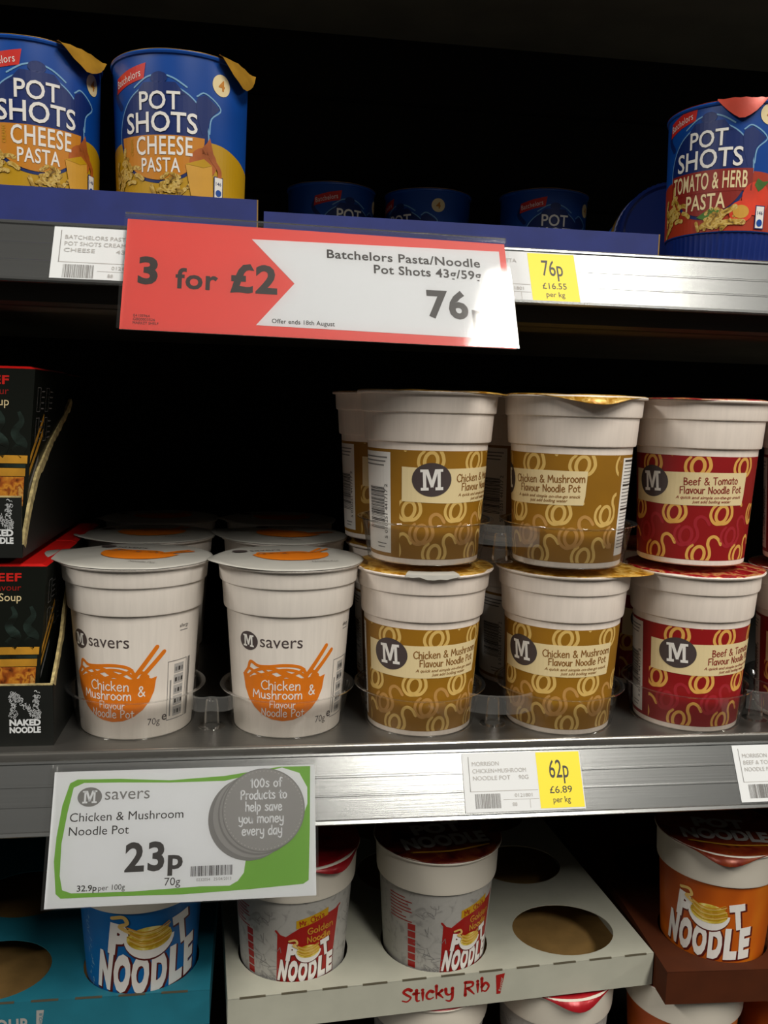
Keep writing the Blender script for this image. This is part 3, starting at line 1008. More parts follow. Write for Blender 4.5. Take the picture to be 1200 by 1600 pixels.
# ------------------------------------------------------------------ price tickets and signs
def ticket(label, z, x0, lines, big, unit, wd=82.0, yellow=31.0, code='0121801', seed=1):
    o, ey, n = rail_map(z)
    t = thing('price_ticket', label, 'price ticket', (0, 0, 0), group='shelf edge price tickets')
    ex = Vector((1, 0, 0))
    H = 38.0
    org = o + ey * 1.6 + ex * x0 + n * 0.25
    c = []
    for u, v in ((0, 0), (wd, 0), (wd, H), (0, H)):
        for h in (0.0, 0.3):
            p = org + ex * u + ey * v + n * h
            c.append(tuple(p))
    F = [(1, 3, 5, 7), (0, 6, 4, 2), (0, 2, 3, 1), (2, 4, 5, 3), (4, 6, 7, 5), (6, 0, 1, 7)]
    mesh('paper', c, F, PAPER, t)
    mp = plane_map(org + n * 0.3, ex, ey, n)
    f = Flat()
    if yellow:
        f.rect(wd - yellow, wd - 0.6, 1.2, H - 0.8, YELLOW, 1)
    f.rect(4, wd - yellow - .6, 13.0, 13.4, LGREY, 1)
    f.rect(4, 4.4, 13, H - 2.4, GREYINK, 1)
    f.rect(26, wd - yellow - .6, 7.4, 7.7, LGREY, 1)
    f.rect(44, 44.3, 2, 7.5, LGREY, 1)
    for i, s in enumerate(lines):
        f.text(s, 6.5, 29.5 - i * 4.6, 2.7, LGREY, 2, w=min(38, 2.3 * len(s)))
    f.barcode(7, 24, 2.4, 11.6, GREYINK, 2, n=26, seed=seed)
    f.text(code, 34, 9, 2.3, LGREY, 2, w=12)
    f.text('88', 32, 3.4, 2.3, LGREY, 2)
    if yellow:
        xc = wd - yellow / 2 - .4
        f.text(big, xc, 20.5, 11.5, INK, 2, 'C', w=13.5, bold=.004)
        f.text(unit, xc, 10.6, 4.4, INK, 2, 'C', w=15.5)
        f.text('per kg', xc, 4.6, 3.8, INK, 2, 'C', w=12)
    f.build('printing', mp, t)
    return t


ticket('price ticket on the lower rail with yellow 62p panel', RS, 138.5, ['MORRISON', 'CHICKEN+MUSHROOM', 'NOODLE POT     90G'], '62p', '£6.89', seed=2)
ticket('price ticket on the upper rail with yellow 76p panel, half behind the red offer card', RT, 117.0, ['BATCHELORS PASTA', 'POT SHOTS', '43G'], '76p', '£16.55', seed=3)
ticket('plain white price ticket on the upper rail under the cheese pasta pots', RT, -117.5, ['BATCHELORS PASTA', 'POT SHOTS CREAM', 'CHEESE        43G'], '', '', yellow=0, seed=4)
ticket('white price ticket on the lower rail under the red pots, cut by the picture edge', RS, 332.0, ['MORRISON', 'BEEF & TOMATO', 'NOODLE POT'], '62p', '£6.89', seed=5)


def hanging_sign(name, label, z, x0, tilt, W, H, top_off, draw, skew=0.0):
    """card inside a clear sleeve hanging over the rail"""
    a = rad(tilt)
    ey = Vector((0, math.sin(a), math.cos(a)))
    n = Vector((0, -math.cos(a), math.sin(a)))
    ex = Vector((math.cos(skew), 0, math.sin(skew)))
    top = Vector((x0, -1.6, z)) + n * top_off
    org = top - ey * (H + 4.0)
    t = thing(name, label, 'sign')

    def slab(nm, u0, u1, v0, v1, h0, h1, m):
        c = []
        for u, v in ((u0, v0), (u1, v0), (u1, v1), (u0, v1)):
            for h in (h0, h1):
                c.append(tuple(org + ex * u + ey * v + n * h))
        return mesh(nm, c, [(1, 3, 5, 7), (0, 6, 4, 2), (0, 2, 3, 1), (2, 4, 5, 3), (4, 6, 7, 5), (6, 0, 1, 7)], m, t)
    card = slab('card', 0, W, 0, H, 0, 0.4, CARD)
    f = Flat()
    draw(f, W, H)
    f.build('printing', plane_map(org + n * 0.4, ex, ey, n), card)
    # clear sleeve sheet in front, gently bowed, with folded top strip
    V, F = [], []
    N = 24
    for i in range(N + 1):
        u = -1.5 + (W + 3.0) * i / N
        for v in (-0.6, H * .33, H * .66, H + 4.2):
            bow = 0.9 + 0.7 * math.sin(pi * (v + .6) / (H + 5)) + 0.5 * (2 * i / N - 1) ** 2
            V.append(tuple(org + ex * u + ey * v + n * (0.8 + bow)))
    for i in range(N):
        for j in range(3):
            F.append((i * 4 + j, i * 4 + 4 + j, i * 4 + 5 + j, i * 4 + 1 + j))
    mesh('clear_sleeve', V, F, SLEEVE, t, smooth=60)
    slab('hanging_strip', -1.5, W + 1.5, H + 2.2, H + 5.0, -1.0, 0.2, SLEEVE)
    return t


def draw_offer(f, W, H):
    f.rect(0, W, 0, H, SIGNRED, 1)
    f.poly([(72, H - 9), (W - 4, H - 6), (W - 4, 6), (75, 7), (97, 37)], CARD, 2)
    f.text('3', 8, 31.5, 17.5, INK, 2, bold=.035, w=11)
    f.text('for', 29, 29.5, 13.5, INK, 2, bold=.022, w=24, spacing=1.06)
    f.text('£2', 60, 29.5, 18.5, INK, 2, bold=.035, w=27, spacing=1.12)
    f.text('Batchelors Pasta/Noodle', W - 17, H - 19.0, 6.0, INK, 3, 'R', bold=.018, w=94, spacing=1.06)
    f.text('Pot Shots 43g/59g', W - 17, H - 28.0, 6.0, INK, 3, 'R', bold=.018, w=66, spacing=1.06)
    f.text('76', W - 27, 19.5, 18.0, INK, 3, 'R', bold=.035, w=25, spacing=1.1)
    f.text('p', W - 25, 16.5, 13.0, INK, 3, bold=.035, w=9)
    f.text('each', W - 17, 9.5, 3.6, INK, 3, 'R')
    f.text('Offer ends 18th August', 84, 9.0, 2.9, INK, 3, w=36, bold=.008, spacing=1.05)
    for i in range(3):
        f.text(('04105964', 'GB00003526', 'MARKET SHELF')[i], 7, 8.5 - i * 2.4, 1.7, INK, 2, w=(9, 12, 14)[i])


def draw_savers(f, W, H):
    g = [(6, 8), (9, 5.4), (40, 5.2), (80, 4.4), (120, 5.4), (W - 8, 7), (W - 4.6, 9), (W - 3.6, 40), (W - 3, H - 1.0), (W - 22, H - 0.8), (104, H - 5.4), (70, H - 7), (40, H - 5.2), (14, H - 4.8), (9.6, H - 7), (6, H - 20), (4, H - 38), (3.6, 26)]
    f.poly(g, SIGNGREEN, 1)
    wv = [(7.6, 18), (9.6, 10.0), (15, 8.0), (50, 7.4), (90, 8.4), (108, 8.0), (113, 10.5), (116.6, 15), (117.6, 22), (113, 27), (128, 27), (142, 33), (152, 44), (156, 54), (156, 64), (151, H - 5), (140, H - 1.4), (104, H - 8.4), (70, H - 8.4), (40, H - 7.4), (18, H - 7), (12, H - 9.6), (9.4, H - 24), (7.2, H - 42)]
    f.poly(wv, CARD, 2)
    for i, (dx, dy, m) in enumerate(((-8.5, -4.6, SIGNGREY2), (-5.6, -3.0, SIGNGREY), (-2.6, -1.6, SIGNGREY2), (-2.2, -1.2, SIGNGREY), (0, 0, SIGNGREY2), (0, 0, SIGNGREY))):
        r = 25.8 if i in (0, 1, 2, 4) else 25.2
        f.ell(128.5 + dx, 51.4 + dy, r, r * .97, m, 3 + i, 56)
    for k in range(64):
        a = 2 * pi * k / 64
        f.ell(128.5 + 24.2 * math.cos(a), 51.4 + 23.4 * math.sin(a), .35, .35, LGREY, 9, 5)
    for i, s in enumerate(('100s of', 'Products to', 'help save', 'you money', 'every day')):
        f.hand(s, 129 + (1, -.5, -.5, -2, -1.5)[i], 65.0 - i * 7.1, 5.2, CARD, 9, w=.8, align='C', width=(20, 29, 23, 28, 25)[i], jitter=.2)
    f.ell(22, 62.6, 7.3, 5.7, SIGNGREY2, 3)
    slab_m(f, 22, 62.6, 8.6, 7.4, CARD, 4)
    f.text('savers', 31, 60.6, 7.2, SIGNGREY2, 3, w=27)
    f.text('Chicken & Mushroom', 11, 48.4, 5.0, INK, 3, w=68)
    f.text('Noodle Pot', 11, 40.4, 5.0, INK, 3, w=35.5)
    f.text('23', 45.0, 19.0, 15.6, INK, 3, bold=.03, w=23.5, spacing=1.1)
    f.text('p', 70.6, 19.4, 11.0, INK, 3, bold=.03, w=9)
    f.text('70g', 69.0, 9.8, 4.4, INK, 3, w=9.5)
    f.text('32.9p', 18, 8.8, 3.3, INK, 3, bold=.015, w=11.5)
    f.text('per 100g', 30.4, 8.8, 3.0, INK, 3, w=15.5)
    f.barcode(84.5, 110, 14.2, 20, INK, 3, n=44, seed=9)
    f.text('0232054   25/04/2013', 88, 11.4, 1.6, GREYINK, 3, w=21)


hanging_sign('offer_sign', 'red and white 3 for £2 offer card hanging from the upper rail', 107.6, -75.5, 29, 227.5, 76, 2.0, draw_offer, -rad(.7))
hanging_sign('price_sign', 'green and white savers 23p card hanging from the lower rail', -229.5, -121.0, 26, 161, 78, 5.5, draw_savers)


# ------------------------------------------------------------------ pasta pots on the top shelf
PP = [(0, 2), (34, 2), (36, 0.2), (38, 0), (38.6, 1), (40.2, 26.4), (41.2, 26.8), (41.4, 27.4), (43.4, 110.6), (44.4, 111.2), (44.8, 112.4), (44.2, 113.4), (42.4, 113.6), (42.0, 111)]


def pp_r(z):
    return 41.4 + (z - 27.4) * 2.0 / 83.2


PREF = 42.6
_pm = cyl_map(pp_r, PREF)


def PMAPC(u, v, layer):
    return _pm(u, 27.4 + (v - 30.8) * 0.955, layer)


def PMAPT(u, v, layer):
    return _pm(u, 27.4 + (v - 30.8) * 1.0 + max(0.0, min(3.6, (v - 30.8) * .12)), layer)



def make_pasta(cheese=True):
    t = thing('pasta_pot', '', 'pasta pot')
    PMAP = PMAPC if cheese else PMAPT

    def flute(r, z, a):
        return r * (1 + (0.006 * math.sin(a * 60) if 0.5 < z < 26.5 and r > 37 else 0))
    lathe('cup', PP, [PSBLUE, PSBASE], t, seg=240, fm=[1] * 6 + [0] * 7, rmod=flute)
    f = Flat()
    base_m = PSYEL if cheese else PSRED
    top = [(-2 * 67, 66), (-90, 60), (-60, 64), (-35, 67), (-10, 66), (22, 66.5), (40, 62), (55, 57), (70, 56), (100, 60), (134, 66)]
    top = catmull(top, 5)
    f.poly([(-134, 30.8), (134, 30.8)] + top[::-1], base_m, 1)
    f.build('lower_colour_band', PMAP, t, du=3.0)
    f = Flat()
    cx, cz, r = -14.7, 69.0, 30.6
    f.ell(cx, cz, r + .9, r + .8, PSGLOW, 1, 60, a0=rad(-8), a1=rad(188))
    f.stroke([(cx - 17, 98.6), (cx - 9, 103.6), (cx - 5, 105)], 1.0, PSGLOW, 2)
    f.stroke([(cx + 17, 98.6), (cx + 10, 103), (cx + 5, 105)], 1.0, PSGLOW, 2)
    f.ell(cx, cz, r, r, PSNAVY, 2, 60)
    f.poly([(cx - 16, 94), (cx - 10, 101), (cx + 10, 101), (cx + 16, 94)], PSNAVY, 3)
    f.ell(cx, 103.6, 5.2, 3.6, PSNAVY, 3)
    f.poly([(8, 90), (9, 93.5), (14, 95.7), (23.6, 89), (17, 82), (15.6, 74), (12, 70), (9, 80)], PSNAVY, 3)
    f.stroke([(8.5, 94), (14, 96.6), (24.6, 89), (18, 81.6), (16.8, 72)], .9, PSGLOW, 2)
    f.stroke([(cx - 30, 88), (cx - 36, 96), (cx - 33, 104)], 4.0, PSNAVY, 1)
    f.ell(cx, cz - .6, r - 2.4, r - 2.6, PSORG if cheese else PSDRED, 4, 40, a0=rad(180), a1=rad(360))
    if not cheese:
        f.rect(cx - 30, cx + 31, 54.5, 68.6, PSDRED, 5)
    f.build('teapot_print', PMAP, t, du=3.0)
    f = Flat()
    f.text('POT', cx, 84.3, 11.0, PWHITE, 6, 'C', bold=.012, w=26)
    f.text('SHOTS', cx, 70.4, 12.2, PWHITE, 6, 'C', bold=.012, w=47)
    if cheese:
        f.text('CHEESE', cx + 2.5, 56.4, 11.2, PWHITE, 6, 'C', bold=.012, w=36, spacing=1.08)
        f.text('CREAMY', cx - 18.4, 56.4, 2.2, PSYEL, 6, rot=rad(90), w=11)
        f.text('PASTA', cx + .5, 45.6, 8.6, PWHITE, 6, 'C', bold=.012, w=25, spacing=1.08)
    else:
        f.text('TOMATO & HERB', cx, 56.6, 10.4, CREAM, 6, 'C', bold=.014, w=55, spacing=1.06)
        f.text('PASTA', cx, 44.6, 9.0, CREAM, 6, 'C', bold=.014, w=28, spacing=1.06)
    f.build('lettering', PMAP, t, du=3.0)
    f = Flat()
    f.poly([(-50, 97.5), (-49, 107), (-36, 110.5), (-23, 113), (-24.5, 103.5), (-37, 101)], PSFLAG, 2)
    f.text('Batchelors', -48, 100.6, 4.6, PWHITE, 3, shear=.15, rot=rad(12), w=22, bold=0.0, spacing=1.1)
    f.build('brand_flag', PMAP, t, du=3.0)
    f = Flat()
    f.ell(25, 104.2, 6.6, 6.8, CREAM, 2)
    f.text('4', 25, 101.2, 6, PSORG, 3, 'C', bold=.03)
    f.build('portion_badge', PMAP, t, du=3.0)
    f = Flat()
    f.poly([(20, 32), (27, 32), (27, 46), (20, 46)], PSNAVY, 6)
    f.poly([(20.6, 32.6), (26.4, 32.6), (26.4, 45.4), (20.6, 45.4)], PWHITE, 7)
    f.ell(23.5, 35.6, 2.2, 2.2, PSBLUE, 8, 12)
    f.text('146', 23.5, 40.5, 2.2, PSNAVY, 8, 'C', w=4)
    f.build('nutrition_badge', PMAP, t, du=3.0)
    f = Flat()
    rnd = random.Random(11)
    for i in range(26):        # pile of pasta twists
        x, z = -44 + rnd.gauss(0, 4.6), 43 + rnd.gauss(0, 7.0)
        if z < 33 or z > 60:
            continue
        a = rnd.uniform(0, 3.14)
        f.stroke([(x - 3 * math.cos(a), z - 3 * math.sin(a)), (x, z + .6), (x + 3 * math.cos(a), z + 3 * math.sin(a))], 2.6, PASTA, 5)
    for i in range(20):
        x, z = -9 + rnd.gauss(0, 5.5), 36.5 + rnd.gauss(0, 3)
        if z < 32.5:
            continue
        a = rnd.uniform(0, 3.14)
        f.stroke([(x - 2.4 * math.cos(a), z - 2.4 * math.sin(a)), (x + 2.4 * math.cos(a), z + 2.4 * math.sin(a))], 2.3, PASTA, 6, smooth=0)
    if cheese:
        f.ell(13, 53, 9, 9.6, ONION, 5, 24, rot=rad(-20))
        f.poly([(9, 59), (15, 66), (17, 69.5), (18, 66), (20, 58)], ONION, 5)
        f.stroke([(18, 57), (24, 50), (24, 44)], 3.0, ONION, 6)
        f.poly([(1.5, 51), (13, 55.5), (18.5, 52), (19.5, 32), (5, 31.5)], CHEESE, 7)
        f.poly([(1.5, 51), (13, 55.5), (18.5, 52), (12.5, 50)], PSYEL, 8)
    else:
        f.ell(20, 50, 10, 10, TOMATO, 5, 28)
        f.poly([(18, 58), (20, 62), (24, 60), (29, 61), (24, 56), (21, 54)], HERB, 6)
        f.ell(10, 42, 8, 6.4, TOMATO, 6, 20)
        f.ell(10, 42, 5.4, 4.0, CHEESE, 7, 16)
        f.poly([(-20, 40), (-10, 45), (-4, 43), (-12, 37)], HERB, 6)
        f.stroke([(-16, 34), (-4, 40), (6, 45)], 3.4, PASTA, 7)
        f.stroke([(-10, 34), (2, 36), (12, 36)], 3.4, PASTA, 7)
    f.build('food_picture', PMAP, t, du=3.0)
    lid('foil_lid', PASTAFOIL if cheese else PASTAFOILR, 44.4, 113.9, t, tab=None, wob=.2, dome=.5, seed=5)
    return t


def tab_flap(parent, m, a_mid, half, length, out=4.0, sag=8.0, seed=2):
    """lid tab folded out over the rim"""
    V, F = [], []
    N = 9
    rnd = random.Random(seed)
    for k in range(N + 1):
        q = 2 * k / N - 1
        a = a_mid + half * q
        ln = length * (1 - abs(q) ** 1.6)
        for s in (0, .35, .7, 1):
            rr = 43.8 + out * s * (1.2 - .2 * s) + 1.2
            zz = 114.4 - ln * s - sag * s * s * .1 + rnd.uniform(-.4, .4)
            V.append((rr * math.sin(a), -rr * math.cos(a), zz))
    for k in range(N):
        for j in range(3):
            F.append((k * 4 + j, k * 4 + 4 + j, k * 4 + 5 + j, k * 4 + 1 + j))
    return mesh('lid_tab', V, F, m, parent, smooth=60)


che0 = make_pasta(True)
tom0 = make_pasta(False)
PG = 'blue pasta pots on the top shelf'
o = place(che0, (-51, 70, ZT), rad(6), 'blue and yellow cheese pasta pot, whole in view beside the dark empty tray', PG)
o2 = place(che0, (-146, 68, ZT), rad(38), 'blue and yellow cheese pasta pot cut off by the picture edge', PG)
tab_flap(o, PASTAFOIL, rad(59 - 6), .42, 15)
tab_flap(o2, PASTAFOIL, rad(58 - 38), .44, 13, seed=4)
o = place(tom0, (339, 72, ZT), rad(-28), 'blue and red tomato and herb pasta pot standing on the bare shelf', PG)
tab_flap(o, PASTAFOILR, rad(-20 + 28), .36, 13, out=1.2, seed=6)
o = place(che0, (324, 130, ZT + 44.6), 0, 'blue pasta pot lying on its side behind the tomato pot, base outwards', PG)
o.rotation_euler = (rad(-91), 0, rad(-17))
for px, py, pr, lb in ((286, 340, 18, 'dim blue pasta pot deep in the dark tray, nearest the lying pot'),
                       (172, 368, -30, 'dim blue pasta pot deep in the dark tray, middle one'),
                       (73, 368, 40, 'dim blue pasta pot deep in the dark tray, nearest the cheese pots')):
    place(che0, (px, py, ZT), rad(pr), lb, PG)


def blue_tray(label, x0, x1, h, y0=4.0, y1=200.0):
    t = thing('cardboard_tray', label, 'tray', (0, 0, ZT * MM), group='navy cardboard trays')
    w = 1.6
    box('front_wall', x0, x1, y0, y0 + w, 0, h, BLUETRAY, t)
    box('side_wall', x0, x0 + w, y0 + w, y1, 0, h, BLUETRAY, t)
    box('side_wall', x1 - w, x1, y0 + w, y1, 0, h, BLUETRAY, t)
    box('back_wall', x0, x1, y1, y1 + w, 0, h, BLUETRAY, t)
    box('corner_edge', x1 - 0.3, x1 + .5, y0 - .1, y0 + w, 0, h, KRAFT, t)
    return t


blue_tray('navy cardboard tray holding the two cheese pasta pots', -210, -0.5, 22.5)
blue_tray('navy cardboard tray standing nearly empty in the middle of the top shelf', 3.5, 258, 16, y1=416)

# ------------------------------------------------------------------ soup boxes in torn black cartons
def frustum_face(c, hw_b, hw_t, z0, z1, side):
    """map (u,v) in mm from the face's bottom centre to the tapered face"""
    def f(u, v, layer):
        q = v / (z1 - z0)
        d = hw_b + (hw_t - hw_b) * q + LAY * layer
        k = (hw_b + (hw_t - hw_b) * q) / hw_t
        if side == 'front':
            return (c[0] + u * k, c[1] - d, z0 + v)
        return (c[0] + d, c[1] + u * k, z0 + v)
    return f


def soup_box(label, x, y, z, detail=True):
    t = thing('soup_box', label, 'soup box', (x * MM, y * MM, z * MM), group='black beef noodle soup boxes')
    hb, ht, H = 37.0, 48.5, 115.0
    V = []
    for q in (0, 1):
        h = hb + (ht - hb) * q
        V += [(-h, -h, H * q), (h, -h, H * q), (h, h, H * q), (-h, h, H * q)]
    mesh('box', V, [(0, 3, 2, 1), (0, 1, 5, 4), (1, 2, 6, 5), (2, 3, 7, 6), (3, 0, 4, 7)], BOXBLACK, t)
    V = [(-ht, -ht, H), (ht, -ht, H), (ht, ht, H), (-ht, ht, H), (-ht * .93, -ht * .96, H + 1.4), (ht * .93, -ht * .96, H + 1.4), (ht * .93, ht * .96, H + 1.4), (-ht * .93, ht * .96, H + 1.4)]
    mesh('lid_flap', V, [(0, 1, 5, 4), (1, 2, 6, 5), (2, 3, 7, 6), (3, 0, 4, 7), (4, 5, 6, 7)], BOXRED, t)
    if not detail:
        return t
    mf = frustum_face((0, 0), hb, ht, 0, H, 'front')
    ms = frustum_face((0, 0), hb, ht, 0, H, 'side')
    f = Flat()
    f.text('BEEF', 33.5, 105.6, 5.0, BEEFRED, 1, 'R', bold=.03, w=20, spacing=1.08)
    f.text('Flavour', 33.5, 99.4, 4.2, PNRED, 1, 'R', w=19)
    f.text('Noodle Soup', 33.8, 92.6, 5.0, CREAM, 1, 'R', w=38)
    f.build('lettering', mf, t)
    f = Flat()
    for x in (-16, -2, 12, 27, 39):
        f.stroke([(x, 63), (x + 4, 69), (x - 1, 76), (x + 3, 83), (x + 1, 89)], 9, STEAM, 1, w1=2, caps=False)
    f.build('steam_picture', mf, t)
    f = Flat()
    f.rect(-48, 47, 57.0, 62.0, GOLDBAR, 1)
    f.rect(-48, 46, 49.0, 54.0, GOLDBAR, 1)
    f.rect(-48, 46, 54.4, 56.6, STEAM, 1)
    f.rect(-48, 45.5, 30, 48.6, FOOD, 1)
    f.build('noodle_picture', mf, t)
    f = Flat()
    for k in range(2):
        z0 = 70 + k * 19
        for y0 in (-38, -14):
            f.stroke([(y0, z0), (y0 + 8, z0), (y0 + 8, z0 + 15), (y0, z0 + 15)], .8, GREYINK, 1, smooth=0, closed=True)
            for r in range(4):
                f.rect(y0 + 11, y0 + 19, z0 + 1.5 + r * 3.6, z0 + 2.3 + r * 3.6, GREYINK, 1)
    f.poly([(-48, 57), (-48, 62), (-16, 88), (-16, 83)], GOLDBAR, 1)
    f.poly([(-48, 49), (-48, 54), (-16, 78), (-16, 73)], GOLDBAR, 1)
    f.poly([(-46, 40), (-46, 44), (-24, 62), (-24, 58)], GREYINK, 1)
    f.build('side_panel_print', ms, t)
    return t


def naked_logo(f, x, y, w, m):
    """big scribbled N over two lines of lettering"""
    rnd = random.Random(21)

    def scrib(x0, y0, x1, y1, wd, n):
        for i in range(n):
            q = rnd.random()
            px, py = x0 + (x1 - x0) * q + rnd.uniform(-wd, wd) / 2, y0 + (y1 - y0) * q + rnd.uniform(-.5, .5)
            a, r = rnd.uniform(0, 6.28), rnd.uniform(.5, 1.1)
            f.stroke([(px + r * math.cos(a + k), py + r * math.sin(a + k)) for k in (0, .9, 1.8, 2.7)], .22, m, 2, smooth=2, caps=False)
    h = w * 0.9
    yb = y + w * .5
    scrib(x + w * .13, yb, x + w * .13, yb + h, w * .2, 70)
    scrib(x + w * .87, yb, x + w * .87, yb + h, w * .2, 70)
    scrib(x + w * .13, yb + h, x + w * .87, yb, w * .22, 80)
    f.text('NAKED', x, y + w * .25, w * .2, m, 2, bold=.05, w=w)
    f.text('NOODLE', x, y, w * .19, m, 2, bold=.05, w=w)


def soup_carton(label, xr, y0, z, zfront, prof, logo_x, depth=200.0, lean=0.0):
    t = thing('soup_carton', label, 'carton', (0, 0, z * MM), group='torn black display cartons')
    xl = xr - 104
    box('front_wall', xl, xr, y0, y0 + 1.2, 0, zfront, BLACKCARD, t)
    box('base', xl, xr, y0 + 1.2, y0 + depth, 0, 0.8, BLACKCARD, t)
    box('side_wall', xl, xl + 1.2, y0 + 1.2, y0 + depth, 0.8, 96, BLACKCARD, t)

    def side(nm, pts, xa, xb, m):
        n = len(pts)
        V = [(xa + lean * zz, y, zz) for y, zz in pts] + [(xb + lean * zz, y, zz) for y, zz in pts]
        F = [tuple(range(n)), tuple(range(2 * n - 1, n - 1, -1))] + [((i + 1) % n, i, n + i, n + (i + 1) % n) for i in range(n)]
        return mesh(nm, V, F, m, t)
    side('side_wall', [(y0 + 1.2, 0.8)] + [(y0 + depth, 0.8), (y0 + depth, prof[-1][1])] + [(a, b) for a, b in prof[::-1]], xr - 1.2, xr, BLACKCARD)
    # torn raw edge along the side wall
    rnd = random.Random(int(xr * 10) & 255)
    V, F = [], []
    pts = []
    for i in range(len(prof) - 1):
        (a, b), (c, d) = prof[i], prof[i + 1]
        for k in range(8):
            q = k / 8
            pts.append((a + (c - a) * q, b + (d - b) * q))
    pts.append(prof[-1])
    for a, b in pts:
        j = rnd.uniform(-1.2, 1.2)
        xe = xr + lean * b
        V += [(xe + .25, a, b + .4), (xe + .25, a + rnd.uniform(.5, 1.0) + 4.2, b - 3.4 + j), (xe - 1.6, a, b + .4)]
    for i in range(len(pts) - 1):
        a, b = i * 3, i * 3 + 3
        F += [(a, a + 1, b + 1, b), (a + 2, a, b, b + 2)]
    mesh('torn_edge', V, F, TORN, t)
    box('torn_front_edge', xl, xr, y0 - .2, y0 + 1.3, zfront - .7, zfront + .2, TORN, t)
    f = Flat()
    naked_logo(f, logo_x, 9.0, 19.0, PAPER)
    f.build('logo_print', plane_map((0, y0, 0), (1, 0, 0), (0, 0, 1), (0, -1, 0)), t)
    return t


soup_carton('torn black carton at the bottom of the soup stack', -125.8, 11.5, ZS, 40.5,
            [(11.5, 40.5), (26.2, 52.4), (40.7, 65.6), (50, 80), (60, 92), (80, 96)], -152.5)
soup_carton('torn black carton at the top of the soup stack', -142.0, 9.0, -99.0, 38.2,
            [(9.0, 8), (11.7, 16.3), (19.1, 31.4), (33.4, 50.4), (66, 69.4), (97.6, 83.8), (125, 98)], -166.0, lean=.075)
soup_box('black beef noodle soup box in the lower carton', -177.0, 61.5, ZS + 0.9)
soup_box('black beef noodle soup box in the upper carton', -181.5, 60.0, -98.1)
soup_box('dim black soup box behind the lower one', -178.0, 160.0, ZS + 0.9, False)
soup_box('dim black soup box behind the upper one', -190.0, 158.0, -98.1, False)

# ------------------------------------------------------------------ pot noodles in die-cut trays
NP = [(0, 1.6), (34, 1.6), (35.6, 0.2), (37, 0), (37.6, 1), (37.8, 3), (43.6, 85), (45.6, 86.2), (46.0, 88), (47.0, 110), (48.6, 110.4), (49.0, 111.4), (48.4, 112.4), (45.5, 112.4), (45, 108)]


def np_r(z):
    return 37.8 + (z - 3) * 5.8 / 82


NREF = 40.6
NMAP = cyl_map(np_r, NREF)


def pot_letters(f, k, ox, oz, L):
    """POT over NOODLE, the O drawn as a bowl of noodles"""
    def skew(s, x, z, h, w, rot, sh):
        f.text(s, ox + (x + .9) * k, oz + (z - .9) * k, h * k, PNSHADOW, L, 'C', bold=.085, w=(w + 1.6) * k, rot=rot, shear=sh)
        f.text(s, ox + x * k, oz + z * k, h * k, PWHITE, L + 1, 'C', bold=.07, w=w * k, rot=rot, shear=sh)
    skew('P', -19, 31, 17, 11, rad(-10), -.05)
    skew('T', 21, 31, 17, 11, rad(10), .05)
    for i, ch in enumerate('NOODLE'):
        q = (i - 2.5) / 2.5
        skew(ch, 27.5 * q, 6 + 2.5 * (1 - abs(q)) * 0 + 2.0 * abs(q), 21, 10.0, rad(-6 * q) * -1, .12)
    b = [(ox + k * x, oz + k * z) for x, z in [(-14, 39)] + [(14 * math.cos(a), 39 + 12.5 * math.sin(a)) for a in [pi + pi * i / 14 for i in range(1, 14)]] + [(14, 39)]]
    f.poly([(x, z - 1.2 * k) for x, z in b], PNSHADOW, L + 2)
    f.poly(b, PWHITE, L + 3)
    f.ell(ox, oz + 39.5 * k, 12.4 * k, 7.4 * k, NOODLE, L + 4)
    rnd = random.Random(5)
    for i in range(9):
        z = 36 + i * 1.2
        f.stroke([(ox + k * (-11 + rnd.uniform(-1, 1)), oz + k * (z + 2)), (ox + k * -4, oz + k * (z - 1.4)), (ox + k * 4, oz + k * (z - 1)), (ox + k * (11 + rnd.uniform(-1, 1)), oz + k * (z + 2))], .7 * k, (PSYEL, GCURL, GOLDBAR)[i % 3], L + 5)
    f.stroke([(ox + k * x, oz + k * z) for x, z in [(-20, 53), (-14, 54), (-12, 50), (-16, 48), (-10, 44)]], 2.2 * k, GCURL, L + 4)


PNREDFOIL = ramp_mat('foil_crimson', [(0.3, '#5A0A0C'), (0.5, '#A01620'), (0.75, '#B8242C')], 60, 0.32, 0.15, bump=0.3)


